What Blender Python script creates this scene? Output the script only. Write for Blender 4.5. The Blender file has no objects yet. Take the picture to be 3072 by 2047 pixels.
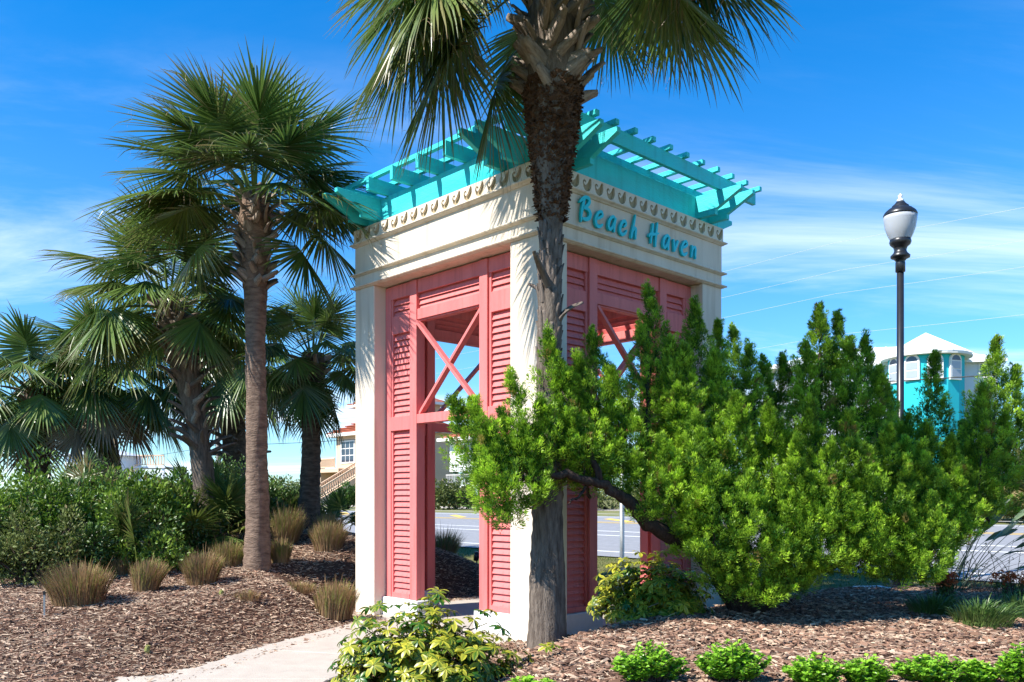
import bpy, math, random
import numpy as np
from mathutils import Vector, Matrix

# ------------------------------------------------------------------ camera, sky, sun, exposure
S = bpy.context.scene
F, HZ, CZ = 2581.0, 1490.0, 1.75          # focal length in source pixels, horizon row, eye height
cam = bpy.data.cameras.new('camera'); camo = bpy.data.objects.new('camera', cam)
S.collection.objects.link(camo); S.camera = camo
cam.sensor_width = 36; cam.lens = F / 3072 * 36
cam.shift_y = (HZ - 1023.5) / 3072
camo.location = (0, 0, CZ); camo.rotation_euler = (math.radians(90), 0, 0)
cam.clip_start = 0.1; cam.clip_end = 3000

SUN = Vector((-0.825, -0.4825, 1.0)).normalized()      # towards the sun
W = bpy.data.worlds.new('World'); S.world = W; W.use_nodes = True
nt = W.node_tree; nt.nodes.clear()
def nn(t, **k):
    n = nt.nodes.new(t)
    for a, b in k.items(): setattr(n, a, b)
    return n
out = nn('ShaderNodeOutputWorld'); bg = nn('ShaderNodeBackground')
sky = nn('ShaderNodeTexSky', sky_type='NISHITA', sun_disc=False)
sky.sun_elevation = math.asin(SUN.z)
sky.sun_rotation = math.atan2(SUN.x, SUN.y)
sky.altitude = 0; sky.air_density = 1.0; sky.dust_density = 0.15; sky.ozone_density = 2.0
hsv = nn('ShaderNodeMix', data_type='RGBA', blend_type='MULTIPLY'); hsv.inputs[0].default_value = 1; hsv.inputs[7].default_value = (.36, .86, 1.27, 1)   # deep polarised blue
tc = nn('ShaderNodeTexCoord'); sep = nn('ShaderNodeSeparateXYZ')
L = nt.links.new
tint = nn('ShaderNodeMix', data_type='RGBA'); tint.inputs[6].default_value = (.50, .73, .93, 1); tint.inputs[7].default_value = (.004, .58, 1.04, 1)   # milky near the horizon, polarised blue above
tel = nn('ShaderNodeMapRange'); tel.inputs['From Min'].default_value = 0.0; tel.inputs['From Max'].default_value = .5
L(tel.outputs[0], tint.inputs[0]); L(tint.outputs[2], hsv.inputs[7])
L(sky.outputs[0], hsv.inputs[6]); L(tc.outputs['Generated'], sep.inputs[0]); L(sep.outputs[2], tel.inputs['Value'])
def mth(op, a, b=None, clamp=False):
    n = nn('ShaderNodeMath', operation=op, use_clamp=clamp)
    for i, v in enumerate((a, b)):
        if v is None: continue
        if isinstance(v, (int, float)): n.inputs[i].default_value = v
        else: L(v, n.inputs[i])
    return n.outputs[0]
zc = mth('MAXIMUM', sep.outputs[2], 0.0)
zd = mth('ADD', zc, 0.16)
cx = mth('DIVIDE', sep.outputs[0], zd); cy = mth('DIVIDE', sep.outputs[1], zd)
comb = nn('ShaderNodeCombineXYZ'); L(cx, comb.inputs[0]); L(cy, comb.inputs[1])
mp = nn('ShaderNodeMapping'); mp.inputs['Rotation'].default_value = (0, 0, math.radians(-24)); mp.inputs['Scale'].default_value = (0.55, 1.5, 1)
mp.inputs['Location'].default_value = (1.9, 0.35, 0)
L(comb.outputs[0], mp.inputs[0])
n1 = nn('ShaderNodeTexNoise'); n1.inputs['Scale'].default_value = 0.8; n1.inputs['Detail'].default_value = 12; n1.inputs['Roughness'].default_value = 0.62; n1.inputs['Distortion'].default_value = 0.5
L(mp.outputs[0], n1.inputs['Vector'])
mr = nn('ShaderNodeMapRange'); mr.interpolation_type = 'SMOOTHSTEP'
mr.inputs['From Min'].default_value = 0.45; mr.inputs['From Max'].default_value = 0.74
L(n1.outputs['Fac'], mr.inputs['Value'])
el = nn('ShaderNodeMapRange'); el.inputs['From Min'].default_value = 0.46; el.inputs['From Max'].default_value = 0.10   # cirrus thickens towards the horizon
el.inputs['To Min'].default_value = 0.015; el.inputs['To Max'].default_value = 0.95
L(sep.outputs[2], el.inputs['Value'])
cf = mth('MULTIPLY', mr.outputs[0], el.outputs[0], True)
mixc = nn('ShaderNodeMix', data_type='RGBA'); L(cf, mixc.inputs[0]); L(hsv.outputs[2], mixc.inputs[6])
mixc.inputs[7].default_value = (6.6, 7.0, 7.5, 1)
L(mixc.outputs[2], bg.inputs['Color']); bg.inputs['Strength'].default_value = 0.115
L(bg.outputs[0], out.inputs[0])

sun = bpy.data.lights.new('sun', 'SUN'); suno = bpy.data.objects.new('sun', sun); S.collection.objects.link(suno)
sun.energy = 4.6; sun.angle = math.radians(0.53); sun.color = (1.0, 0.95, 0.87)
suno.rotation_euler = SUN.to_track_quat('Z', 'Y').to_euler()
suno.location = (-20, -8, 30)
S.view_settings.view_transform = 'Standard'; S.view_settings.look = 'None'
S.view_settings.gamma = 1; S.view_settings.exposure = 1.12
S.cycles.max_bounces = 6; S.cycles.transparent_max_bounces = 6; S.cycles.diffuse_bounces = 3; S.cycles.glossy_bounces = 2
S.cycles.transmission_bounces = 3; S.cycles.caustics_reflective = False; S.cycles.caustics_refractive = False
S.cycles.use_denoising = True

# ------------------------------------------------------------------ helpers
rng = np.random.default_rng(7); R = random.Random(7)
def P(x, y, Y):                     # place on the ray of a source pixel at depth Y
    return Vector(((x - 1536) / F * Y, Y, CZ - (y - HZ) / F * Y))
def Dp(x, y, Y): return P(x * 1.3056, y * 1.3056, Y)
UL = np.array([-0.690, 0.7238]); UL /= np.linalg.norm(UL)
UR = np.array([UL[1], -UL[0]])
C0 = np.array([0.314, 10.07]); TW = 3.85
TC = C0 + TW / 2 * (UL + UR); TH = math.atan2(UR[1], UR[0])

def sm(x, a, b):
    t = np.clip((x - a) / (b - a), 0, 1); return t * t * (3 - 2 * t)
def gh(X, Y):                       # terrain height
    X = np.asarray(X, float); Y = np.asarray(Y, float)
    p = X * UR[0] + Y * UR[1]; s = X * UL[0] + Y * UL[1]
    h = np.interp(p, [11.3, 15.3, 28, 60, 70], [0, .34, .9, 1.6, 1.6])
    xw = np.interp(Y, [5, 8, 9.7, 12, 12.86, 14, 15.5, 17.5], [-3.4, -3.35, -2.9, -2.05, -2.45, -1.45, .1, 1.9])
    b = np.interp(Y, [6.5, 8, 10, 12, 13.5, 15, 18, 26], [0, .05, .40, .53, .72, 1.05, 1.25, .6])
    h = np.maximum(h, h * 0 + b * sm(xw - X, 0.05, 1.5) * (1 - sm(p, 8.2, 12.6)))
    dist = -((X - C0[0]) * UL[0] + (Y - C0[1]) * UL[1])
    m = .43 * sm(dist, .1, 1.5) * sm(X, -1.25, 1.0) * np.interp(Y, [5, 7, 11, 13, 15], [.75, .8, 1, .85, .4])
    h = np.maximum(h, m)
    h = h + .025 * np.sin(X * 2.3 + .6) * np.sin(Y * 1.9) * sm(h, .1, .4) * (p < 14)
    return h
def g(x, y): return float(gh(x, y))

MATS = {}
def mat(name, col, rough=.7, spec=.3, noise=0, nscale=8, bump=0, bscale=40, col2=None, metallic=0, stretch=None, detail=5, coat=0):
    if name in MATS: return MATS[name]
    m = bpy.data.materials.new(name); m.use_nodes = True; t = m.node_tree; b = t.nodes['Principled BSDF']
    b.inputs['Roughness'].default_value = rough; b.inputs['Specular IOR Level'].default_value = spec
    b.inputs['Metallic'].default_value = metallic; b.inputs['Base Color'].default_value = (*col, 1)
    if noise or bump:
        tcn = t.nodes.new('ShaderNodeTexCoord'); vec = tcn.outputs['Object']
        if stretch:
            mpn = t.nodes.new('ShaderNodeMapping'); mpn.inputs['Scale'].default_value = stretch
            t.links.new(vec, mpn.inputs[0]); vec = mpn.outputs[0]
    if noise:
        n = t.nodes.new('ShaderNodeTexNoise'); n.inputs['Scale'].default_value = nscale; n.inputs['Detail'].default_value = detail; n.inputs['Roughness'].default_value = .6
        t.links.new(vec, n.inputs['Vector'])
        r = t.nodes.new('ShaderNodeMapRange'); r.inputs['From Min'].default_value = .3; r.inputs['From Max'].default_value = .7
        t.links.new(n.outputs['Fac'], r.inputs['Value'])
        mx = t.nodes.new('ShaderNodeMix'); mx.data_type = 'RGBA'
        c2 = col2 or tuple(c * (1 - noise) for c in col)
        mx.inputs[6].default_value = (*col, 1); mx.inputs[7].default_value = (*c2, 1)
        t.links.new(r.outputs[0], mx.inputs[0]); t.links.new(mx.outputs[2], b.inputs['Base Color'])
    if bump:
        n2 = t.nodes.new('ShaderNodeTexNoise'); n2.inputs['Scale'].default_value = bscale; n2.inputs['Detail'].default_value = 6
        t.links.new(vec, n2.inputs['Vector'])
        bp = t.nodes.new('ShaderNodeBump'); bp.inputs['Strength'].default_value = bump; bp.inputs['Distance'].default_value = .02
        t.links.new(n2.outputs['Fac'], bp.inputs['Height']); t.links.new(bp.outputs[0], b.inputs['Normal'])
    MATS[name] = m; return m

def leafmat(name, ca, cb, ctip=(.25, .13, .06), rough=.45, trans=.25, spec=.35):
    """leaf: attribute 'tint' R mixes ca..cb, G mixes towards the dead-tip colour"""
    if name in MATS: return MATS[name]
    m = bpy.data.materials.new(name); m.use_nodes = True; t = m.node_tree; b = t.nodes['Principled BSDF']
    o = t.nodes['Material Output']
    a = t.nodes.new('ShaderNodeAttribute'); a.attribute_name = 'tint'
    sp = t.nodes.new('ShaderNodeSeparateColor'); t.links.new(a.outputs['Color'], sp.inputs[0])
    m1 = t.nodes.new('ShaderNodeMix'); m1.data_type = 'RGBA'; m1.inputs[6].default_value = (*ca, 1); m1.inputs[7].default_value = (*cb, 1)
    m2 = t.nodes.new('ShaderNodeMix'); m2.data_type = 'RGBA'; m2.inputs[7].default_value = (*ctip, 1)
    t.links.new(sp.outputs[0], m1.inputs[0]); t.links.new(sp.outputs[1], m2.inputs[0]); t.links.new(m1.outputs[2], m2.inputs[6])
    t.links.new(m2.outputs[2], b.inputs['Base Color'])
    b.inputs['Roughness'].default_value = rough; b.inputs['Specular IOR Level'].default_value = spec
    tr = t.nodes.new('ShaderNodeBsdfTranslucent'); t.links.new(m2.outputs[2], tr.inputs['Color'])
    ms = t.nodes.new('ShaderNodeMixShader'); ms.inputs[0].default_value = trans
    t.links.new(b.outputs[0], ms.inputs[1]); t.links.new(tr.outputs[0], ms.inputs[2]); t.links.new(ms.outputs[0], o.inputs['Surface'])
    MATS[name] = m; return m

COL = S.collection
def mesh(name, V, faces, m=None, smooth=False, tint=None):
    """faces: list of integer arrays (n,3) / (n,4), or python list of polygons"""
    V = np.asarray(V, np.float32).reshape(-1, 3)
    me = bpy.data.meshes.new(name)
    if isinstance(faces, np.ndarray): faces = [faces]
    if len(faces) and isinstance(faces[0], np.ndarray):
        loops = np.concatenate([f.reshape(-1) for f in faces]).astype(np.int32)
        sizes = np.concatenate([np.full(len(f), f.shape[1], np.int32) for f in faces])
    else:
        loops = np.array([i for f in faces for i in f], np.int32); sizes = np.array([len(f) for f in faces], np.int32)
    starts = np.concatenate([[0], np.cumsum(sizes)[:-1]]).astype(np.int32) if len(sizes) else np.zeros(0, np.int32)
    me.vertices.add(len(V)); me.vertices.foreach_set('co', V.reshape(-1))
    me.loops.add(len(loops)); me.loops.foreach_set('vertex_index', loops)
    me.polygons.add(len(sizes)); me.polygons.foreach_set('loop_start', starts)
    me.polygons.foreach_set('use_smooth', np.full(len(sizes), bool(smooth)))
    if tint is not None:
        at = me.attributes.new('tint', 'FLOAT_COLOR', 'POINT')
        c = np.zeros((len(V), 4), np.float32); t = np.asarray(tint, np.float32); c[:, :t.shape[1]] = t; c[:, 3] = 1
        at.data.foreach_set('color', c.reshape(-1))
    me.update(calc_edges=True); me.validate()
    if m: me.materials.append(m)
    return me
def obj(name, me, parent=None, loc=None, rot=None, label=None, cat=None, group=None, kind=None, scale=None):
    o = bpy.data.objects.new(name, me); COL.objects.link(o)
    if parent: o.parent = parent
    if loc is not None: o.location = loc
    if rot is not None: o.rotation_euler = rot
    if scale is not None: o.scale = scale
    if label: o['label'] = label
    if cat: o['category'] = cat
    if group: o['group'] = group
    if kind: o['kind'] = kind
    return o
def thing(name, label, cat, loc=(0, 0, 0), rotz=0, group=None):
    return obj(name, None, None, loc, (0, 0, rotz), label, cat, group)

class MB:
    """collects boxes, tubes, lathes in one mesh"""
    def __init__(s): s.v = []; s.f = []
    def add(s, V, Fs):
        k = len(s.v); s.v += [tuple(v) for v in V]; s.f += [tuple(i + k for i in f) for f in Fs]
    def box(s, x0, x1, y0, y1, z0, z1, M=None):
        V = [Vector((x, y, z)) for x in (x0, x1) for y in (y0, y1) for z in (z0, z1)]
        if M is not None: V = [M @ v for v in V]
        s.add(V, [(0, 1, 3, 2), (4, 6, 7, 5), (0, 4, 5, 1), (2, 3, 7, 6), (0, 2, 6, 4), (1, 5, 7, 3)])
    def bar(s, a, b, w, h, up=(0, 0, 1)):
        a = Vector(a); b = Vector(b); d = (b - a).normalized(); up = Vector(up); x = d.cross(up).normalized(); u = x.cross(d)
        V = [p + x * sx * w / 2 + u * su * h / 2 for p in (a, b) for sx in (-1, 1) for su in (-1, 1)]
        s.add(V, [(0, 1, 3, 2), (4, 6, 7, 5), (0, 4, 5, 1), (2, 3, 7, 6), (0, 2, 6, 4), (1, 5, 7, 3)])
    def tube(s, pts, rad, n=8, cap=True):
        pts = [Vector(p) for p in pts]; V = []; Fs = []
        ref = Vector((0.3, .5, .8))
        for i, p in enumerate(pts):
            d = (pts[min(i + 1, len(pts) - 1)] - pts[max(i - 1, 0)]).normalized()
            x = d.cross(ref)
            if x.length < .1: x = d.cross(Vector((1, 0, 0)))
            x.normalize(); y = d.cross(x); r = rad[i] if hasattr(rad, '__len__') else rad
            V += [p + (x * math.cos(2 * math.pi * k / n) + y * math.sin(2 * math.pi * k / n)) * r for k in range(n)]
        for i in range(len(pts) - 1):
            for k in range(n): Fs.append((i * n + k, i * n + (k + 1) % n, (i + 1) * n + (k + 1) % n, (i + 1) * n + k))
        if cap: Fs += [tuple(range(n))[::-1], tuple(range((len(pts) - 1) * n, len(pts) * n))]
        s.add(V, Fs)
    def lathe(s, prof, n=24, c=(0, 0, 0)):
        V = [(c[0] + r * math.cos(2 * math.pi * k / n), c[1] + r * math.sin(2 * math.pi * k / n), c[2] + z) for r, z in prof for k in range(n)]
        Fs = [(i * n + k, i * n + (k + 1) % n, (i + 1) * n + (k + 1) % n, (i + 1) * n + k) for i in range(len(prof) - 1) for k in range(n)]
        s.add(V, Fs)
    def prism(s, poly, y0, y1):     # polygon in xz, extruded along y
        n = len(poly); V = [(x, y0, z) for x, z in poly] + [(x, y1, z) for x, z in poly]
        s.add(V, [tuple(range(n)), tuple(range(2 * n - 1, n - 1, -1))] + [(i, i + n, (i + 1) % n + n, (i + 1) % n) for i in range(n)])
    def mesh(s, name, m, smooth=False, bevel=0):
        me = mesh(name, s.v, s.f, m, smooth)
        if bevel:
            import bmesh
            bm = bmesh.new(); bm.from_mesh(me)
            bmesh.ops.bevel(bm, geom=bm.edges[:], offset=bevel, segments=1, affect='EDGES', profile=.5)
            bm.to_mesh(me); bm.free()
        return me

# ------------------------------------------------------------------ ground, road, paths
def grid(xs, ys, fn, mask=None):
    X, Y = np.meshgrid(xs, ys); Z = fn(X, Y)
    V = np.stack([X, Y, Z], -1).reshape(-1, 3); nx = len(xs); ny = len(ys)
    i = np.arange(nx - 1)[None, :] + np.arange(ny - 1)[:, None] * nx
    Q = np.stack([i, i + 1, i + 1 + nx, i + nx], -1)
    if mask is not None:
        cxm = (X[:-1, :-1] + X[1:, 1:]) / 2; cym = (Y[:-1, :-1] + Y[1:, 1:]) / 2
        Q = Q[mask(cxm, cym)]
    return V, Q.reshape(-1, 4)
fine = np.arange(-16, 20.01, .2); finey = np.arange(2, 34.01, .2)
cxs = np.concatenate([[-900, -500, -300, -180, -110, -70, -45, -30, -22], fine, [24, 30, 45, 70, 110, 180, 300, 500, 900]])
cys = np.concatenate([[-300, -100, -40, -15, -6], finey, [36, 39, 43, 48, 55, 65, 80, 110, 160, 250, 400, 700, 1200]])
m_ground = mat('grass_soil', (.10, .115, .035), .95, .1, .5, 3.0, .5, 30, (.17, .15, .065))
V, Q = grid(cxs, cys, gh); obj('ground', mesh('ground', V, Q, m_ground, True), kind='structure')
def pp(X, Y): return X * UR[0] + Y * UR[1]
def ss(X, Y): return X * UL[0] + Y * UL[1]
def xwalk(Y): return np.interp(Y, [5, 8, 9.7, 12, 12.86, 14, 15.5, 17.5], [-3.4, -3.35, -2.9, -2.05, -2.45, -1.45, .1, 1.9])
def left_bed(X, Y): return (X < xwalk(Y) + .35) & (pp(X, Y) < 12.6 + .4 * np.sin(X * 2.1)) & (Y > 3) & (Y < 22)
def right_bed(X, Y):
    d = -((X - C0[0]) * UL[0] + (Y - C0[1]) * UL[1])
    return (d > -.35) & (X > -1.75 + .12 * (Y - 7)) & (Y < 13.4 + .3 * np.sin(X * 1.7)) & (Y > 3) & (pp(X, Y) < 13.6)
m_mulch = mat('mulch_soil', (.125, .070, .046), .95, .1, .6, 14, .9, 60, (.045, .026, .02))
V, Q = grid(fine, finey, lambda x, y: gh(x, y) + .012, left_bed); obj('mulch_bed', mesh('mulch_bed_left', V, Q, m_mulch, True), kind='structure')
V, Q = grid(fine, finey, lambda x, y: gh(x, y) + .012, right_bed); obj('mulch_bed', mesh('mulch_bed_right', V, Q, m_mulch, True), kind='structure')

def sandy(X, Y): d = xwalk(Y) - .03 - X; return (d > -.2) & (d < .03 + .75 * sm(-Y, -8.7, -7.3) * (1 + .45 * np.sin(X * 9 + Y * 5) * np.sin(Y * 11)) + .06 * np.sin(Y * 17)) & (Y > 6) & (Y < 11)
m_sand = mat('pale_sand', (.50, .44, .37), .95, .1, .2, 6, .4, 50)
V, Q = grid(np.arange(-6, -1, .05), np.arange(6, 11.2, .05), lambda x, y: gh(x, y) + .019, sandy); obj('sand_spill', mesh('sand_spill', V, Q, m_sand, True), kind='structure')
def strip(name, p0, p1, s0, s1, dz, m, n=40, npp=2, kind='structure', slope=0):
    sv = np.linspace(s0, s1, n); pv = np.linspace(p0, p1, npp)
    V = []
    for s in sv:
        for p in pv:
            q = p + slope * (s - s0)
            x, y = UR * q + UL * s; V.append((x, y, float(np.interp(q, [11.3, 15.3, 28, 60, 70], [0, .34, .9, 1.6, 1.6])) + dz))
    Fq = [(i * npp + j, i * npp + j + 1, (i + 1) * npp + j + 1, (i + 1) * npp + j) for i in range(n - 1) for j in range(npp - 1)]
    return obj(name, mesh(name, V, Fq, m), kind=kind)
m_road = mat('asphalt_grey', (.27, .275, .29), .9, .2, .22, 5, .3, 120)
strip('road', 15.3, 27.9, -260, 420, .03, m_road, 60, 6)
m_conc = mat('pale_concrete', (.46, .405, .345), .85, .2, .16, 5, .25, 70)
m_kerb = mat('kerb_concrete', (.5, .48, .44), .85, .2, .2, 8, .2, 60)
wht = mat('road_white', (.78, .78, .76), .7, .3, .15, 20); ylw = mat('road_yellow', (.75, .5, .12), .7, .3, .15, 20)
for i, (a, w_, m_) in enumerate([(16.1, .12, wht), (19.9, .14, wht), (21.2, .14, wht), (24.4, .13, ylw), (24.75, .13, ylw), (27.2, .13, wht)]):
    strip('road_marking', a, a + w_, -200, 300, .036, m_, 50)
for k in range(7):
    s0 = 20 + k * 3.2
    strip('road_marking', 24.95, 25.4, s0, s0 + 2.2, .037, ylw, 4, slope=.55)
strip('kerb', 27.9, 28.1, -260, 420, .12, m_kerb, 50)
strip('path', 33.5, 36, -120, 200, .012, m_sand, 30)
m_bermgrass = mat('verge_grass', (.13, .16, .05), .95, .1, .5, 2, .4, 20, (.22, .2, .1))
strip('verge', 28.15, 33.4, -260, 420, .008, m_bermgrass, 50, 4)

# front walk: slabs with a joint between
walkL = [(-3.5, 6.0), (-3.30, 8.1), (-2.92, 9.7), (-2.06, 12.0)]
walkR = [(-1.95, 6.0), (-1.72, 8.1), (-1.25, 9.2), (-.35, 10.55)]
def slab(name, poly, z0, z1, m, bev=.012):
    n = len(poly); V = [(x, y, z0) for x, y in poly] + [(x, y, z1) for x, y in poly]
    Fs = [tuple(range(n))[::-1], tuple(range(n, 2 * n))] + [(i, (i + 1) % n, (i + 1) % n + n, i + n) for i in range(n)]
    me = mesh(name, V, Fs, m)
    import bmesh
    bm = bmesh.new(); bm.from_mesh(me); bmesh.ops.recalc_face_normals(bm, faces=bm.faces)
    bmesh.ops.bevel(bm, geom=bm.edges[:], offset=bev, segments=1, affect='EDGES'); bm.to_mesh(me); bm.free()
    return me
walk = obj('front_walk', None, kind='structure')
def lerp2(a, b, t): return (a[0] + (b[0] - a[0]) * t, a[1] + (b[1] - a[1]) * t)
for i in range(3):
    a0, a1, b0, b1 = walkL[i], walkL[i + 1], walkR[i], walkR[i + 1]
    e = .004
    obj('paving_slab', slab('paving_slab', [lerp2(a0, a1, e), lerp2(b0, b1, e), lerp2(b1, b0, e), lerp2(a1, a0, e)], -.1, .035, m_conc), walk)
# floor slab under the tower
e = .32
fl = [C0 - (UL + UR) * e * .2 + UR * 0, C0 + UR * (TW + .08) - UL * .06, C0 + (UL + UR) * (TW + e), C0 + UL * (TW + .1) - UR * e]
fl = [C0 - UL * .08 - UR * e, C0 - UL * .08 + UR * (TW + e), C0 + UL * (TW + e) + UR * (TW + e), C0 + UL * (TW + .1) - UR * e]
obj('floor_slab', slab('floor_slab', [tuple(v) for v in fl], -.12, .024, m_conc), kind='structure')

# ------------------------------------------------------------------ the tower
m_stucco = mat('cream_stucco', (.72, .635, .52), .9, .15, .12, 3, .25, 160, (.63, .54, .43), stretch=(1, 1, .22))
m_plinth = mat('white_plinth', (.74, .74, .74), .85, .2, .12, 6, .2, 90)
m_pink = mat('coral_paint', (.71, .19, .178), .6, .3, .14, 3, .2, 60, (.58, .145, .14), stretch=(1, 1, .25))
m_turq = mat('turquoise_paint', (.025, .66, .67), .55, .3, .12, 2.5, .3, 50, (.06, .52, .52), stretch=(.35, .35, 1.6))
m_letter = mat('turquoise_letter', (.01, .58, .66), .4, .4, .08, 6)
m_scrollm = mat('scroll_hollow_shade', (.42, .34, .21), .9, .15, .15, 10, .2, 90)
def streaks(m, amt, sc):          # rain streaks and faint grime running down the paint
    t = m.node_tree; b = t.nodes['Principled BSDF']; src = b.inputs['Base Color'].links[0].from_socket
    tcn = t.nodes.new('ShaderNodeTexCoord'); mpn = t.nodes.new('ShaderNodeMapping'); mpn.inputs['Scale'].default_value = (sc, sc, sc * .07); t.links.new(tcn.outputs['Object'], mpn.inputs[0])
    n = t.nodes.new('ShaderNodeTexNoise'); n.inputs['Scale'].default_value = 1.0; n.inputs['Detail'].default_value = 7; t.links.new(mpn.outputs[0], n.inputs['Vector'])
    r = t.nodes.new('ShaderNodeMapRange'); r.inputs['From Min'].default_value = .52; r.inputs['From Max'].default_value = .75; r.inputs['To Max'].default_value = amt; t.links.new(n.outputs['Fac'], r.inputs['Value'])
    mx = t.nodes.new('ShaderNodeMix'); mx.data_type = 'RGBA'; mx.blend_type = 'MULTIPLY'; mx.inputs[7].default_value = (.55, .47, .38, 1)
    t.links.new(r.outputs[0], mx.inputs[0]); t.links.new(src, mx.inputs[6]); t.links.new(mx.outputs[2], b.inputs['Base Color'])
streaks(m_stucco, .45, 9); streaks(m_pink, .4, 14); streaks(m_turq, .35, 11)
tower = thing('gateway_tower', 'open square entrance tower of cream columns, coral louvres and turquoise pergola top', 'tower', (TC[0], TC[1], 0), TH)
HW = TW / 2; CW = .49; RC = .20
Z_S, Z_R0, Z_R1, Z_RA = 4.82, 5.70, 6.04, 6.235       # soffit, ring beam, top of ring, top of rafters
fr = [Matrix.Rotation(k * math.pi / 2, 4, 'Z') for k in range(4)]
def rz(k): return (0, 0, k * math.pi / 2)
# columns
b = MB(); b.box(-HW, -HW + CW, -HW, -HW + CW, -.05, Z_S); me = b.mesh('column', m_stucco, bevel=.008)
for k in range(4): obj('column', me, tower, rot=rz(k))
# entablature: four wall pieces, mouldings, relief band
b = MB(); b.box(-HW + CW * 0, HW - CW, -HW, -HW + CW, Z_S, Z_R0 - .21); me = b.mesh('frieze_wall', m_stucco)
walls = [obj('frieze_wall', me, tower, rot=rz(k)) for k in range(4)]
def moulding(z, prof):      # prof: (out, dz) list, mitred at the corners
    V = []; n = len(prof)
    for sx in (-1, 1):
        for o_, dz in prof: V.append((sx * (HW + o_), -HW - o_, z + dz))
    Fs = [(i, i + 1, n + i + 1, n + i) for i in range(n - 1)]
    return V, Fs
lip = [(-.01, -.022), (.022, -.020), (.034, -.010), (.055, -.006), (.062, .006), (.055, .018), (-.01, .022)]
for z in (4.845, 5.035):
    V, Fs = moulding(z, lip); me = mesh('moulding', V, Fs, m_stucco)
    for k in range(4): obj('moulding', me, walls[k], rot=None)
lip2 = [(-.01, -.02), (.018, -.018), (.032, -.004), (.055, .006), (.065, .016), (.065, .026), (.03, .03), (-.01, .034)]
V, Fs = moulding(5.47, lip2); me = mesh('moulding', V, Fs, m_stucco)
for k in range(4): obj('moulding', me, walls[k])
# relief band with scroll hollows (pierced tiles; the hollows' shade is put into the tan backing colour)
b = MB(); b.box(-HW, HW - .06, -HW, -HW + .06, Z_R0 - .21, Z_R0); me_back = b.mesh('band_backing', m_scrollm)
comma = [(.186, .188, .012), (.178, .14, .030), (.160, .09, .042), (.125, .062, .042), (.088, .064, .030), (.066, .09, .014), (.058, .115, .011), (.064, .138, .010), (.081, .147, .010), (.095, .136, .009), (.092, .120, .007)]
def ribbon2d(pts, sub=4):
    q = []
    n = len(pts)
    for i in range(n - 1):
        p0, p1, p2, p3 = [np.array(pts[min(max(j, 0), n - 1)]) for j in (i - 1, i, i + 1, i + 2)]
        for k in range(sub):
            t = k / sub; q.append(.5 * ((2 * p1) + (-p0 + p2) * t + (2 * p0 - 5 * p1 + 4 * p2 - p3) * t * t + (-p0 + 3 * p1 - 3 * p2 + p3) * t ** 3))
    q.append(np.array(pts[-1])); q = np.array(q)
    d = np.gradient(q[:, :2], axis=0); d /= np.linalg.norm(d, axis=1)[:, None]
    nrm = np.stack([-d[:, 1], d[:, 0]], 1)
    return q[:, :2] + nrm * q[:, 2:3], q[:, :2] - nrm * q[:, 2:3]
TWD = .225
cu = bpy.data.curves.new('tile', 'CURVE'); cu.dimensions = '2D'; cu.fill_mode = 'BOTH'; cu.extrude = .017
A_, B_ = ribbon2d(comma, 3)
for pts in ([(0, 0), (TWD, 0), (TWD, .205), (0, .205)], [tuple(p) for p in A_] + [tuple(p) for p in B_[::-1]]):
    sp_ = cu.splines.new('POLY'); sp_.points.add(len(pts) - 1); sp_.use_cyclic_u = True
    for i, p in enumerate(pts): sp_.points[i].co = (p[0], p[1], 0, 1)
tmp = bpy.data.objects.new('tmp', cu); COL.objects.link(tmp)
dg = bpy.context.evaluated_depsgraph_get(); tile = bpy.data.meshes.new_from_object(tmp.evaluated_get(dg)); tile.name = 'scroll_tile'
bpy.data.objects.remove(tmp); bpy.data.curves.remove(cu)
tile.materials.clear(); tile.materials.append(m_stucco)
for k in range(4):
    bk = obj('scroll_band', me_back, tower, rot=rz(k))
    for i in range(17):
        obj('scroll_tile', tile, bk, loc=(-HW + .0125 + i * TWD, -HW - .018, Z_R0 - .2075), rot=(math.pi / 2, 0, 0))
# pergola
b = MB(); b.box(-HW + .02, HW - .08, -HW + .02, -HW + .08, Z_R0 + .003, Z_R1); me = b.mesh('ring_beam', m_turq, bevel=.006)
for k in range(4): obj('ring_beam', me, tower, rot=rz(k))
b = MB()
for_prof = [(-.45, 5.715), (.32, 5.715), (.32, 5.785), (.73, 5.975), (.73, 6.037), (-.45, 6.037)]
b.prism(for_prof, -.035, .035); me_br = b.mesh('bracket', m_turq, bevel=.004)
for k in range(4):
    for j, (xx, sgn) in enumerate(((-HW + .30, 1), (-HW + .60, 1), (HW - .30, 1), (HW - .60, 1))):
        # bracket points outward (-y of the face)
        M = fr[k] @ Matrix.Translation((xx, -HW + .02, (.0015 if k % 2 else 0))) @ Matrix.Rotation(-math.pi / 2, 4, 'Z')
        o = obj('bracket', me_br, tower); o.matrix_local = M
RO = .32
b = MB(); b.box(-HW - RO, HW + RO, -.03, .03, Z_R1 + .004, Z_RA); me_ra = b.mesh('rafter', m_turq, bevel=.004)
for i in range(9):
    obj('rafter', me_ra, tower, loc=(0, -HW - .345 + i * (TW + .69) / 8, 0))
b = MB(); b.box(-.034, .034, -HW - .45, HW + .45, Z_RA + .002, Z_RA + .066); me_pu = b.mesh('purlin', m_turq, bevel=.003)
for i in range(13):
    obj('purlin', me_pu, tower, loc=(-HW - .20 + i * .365, 0, 0))
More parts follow.
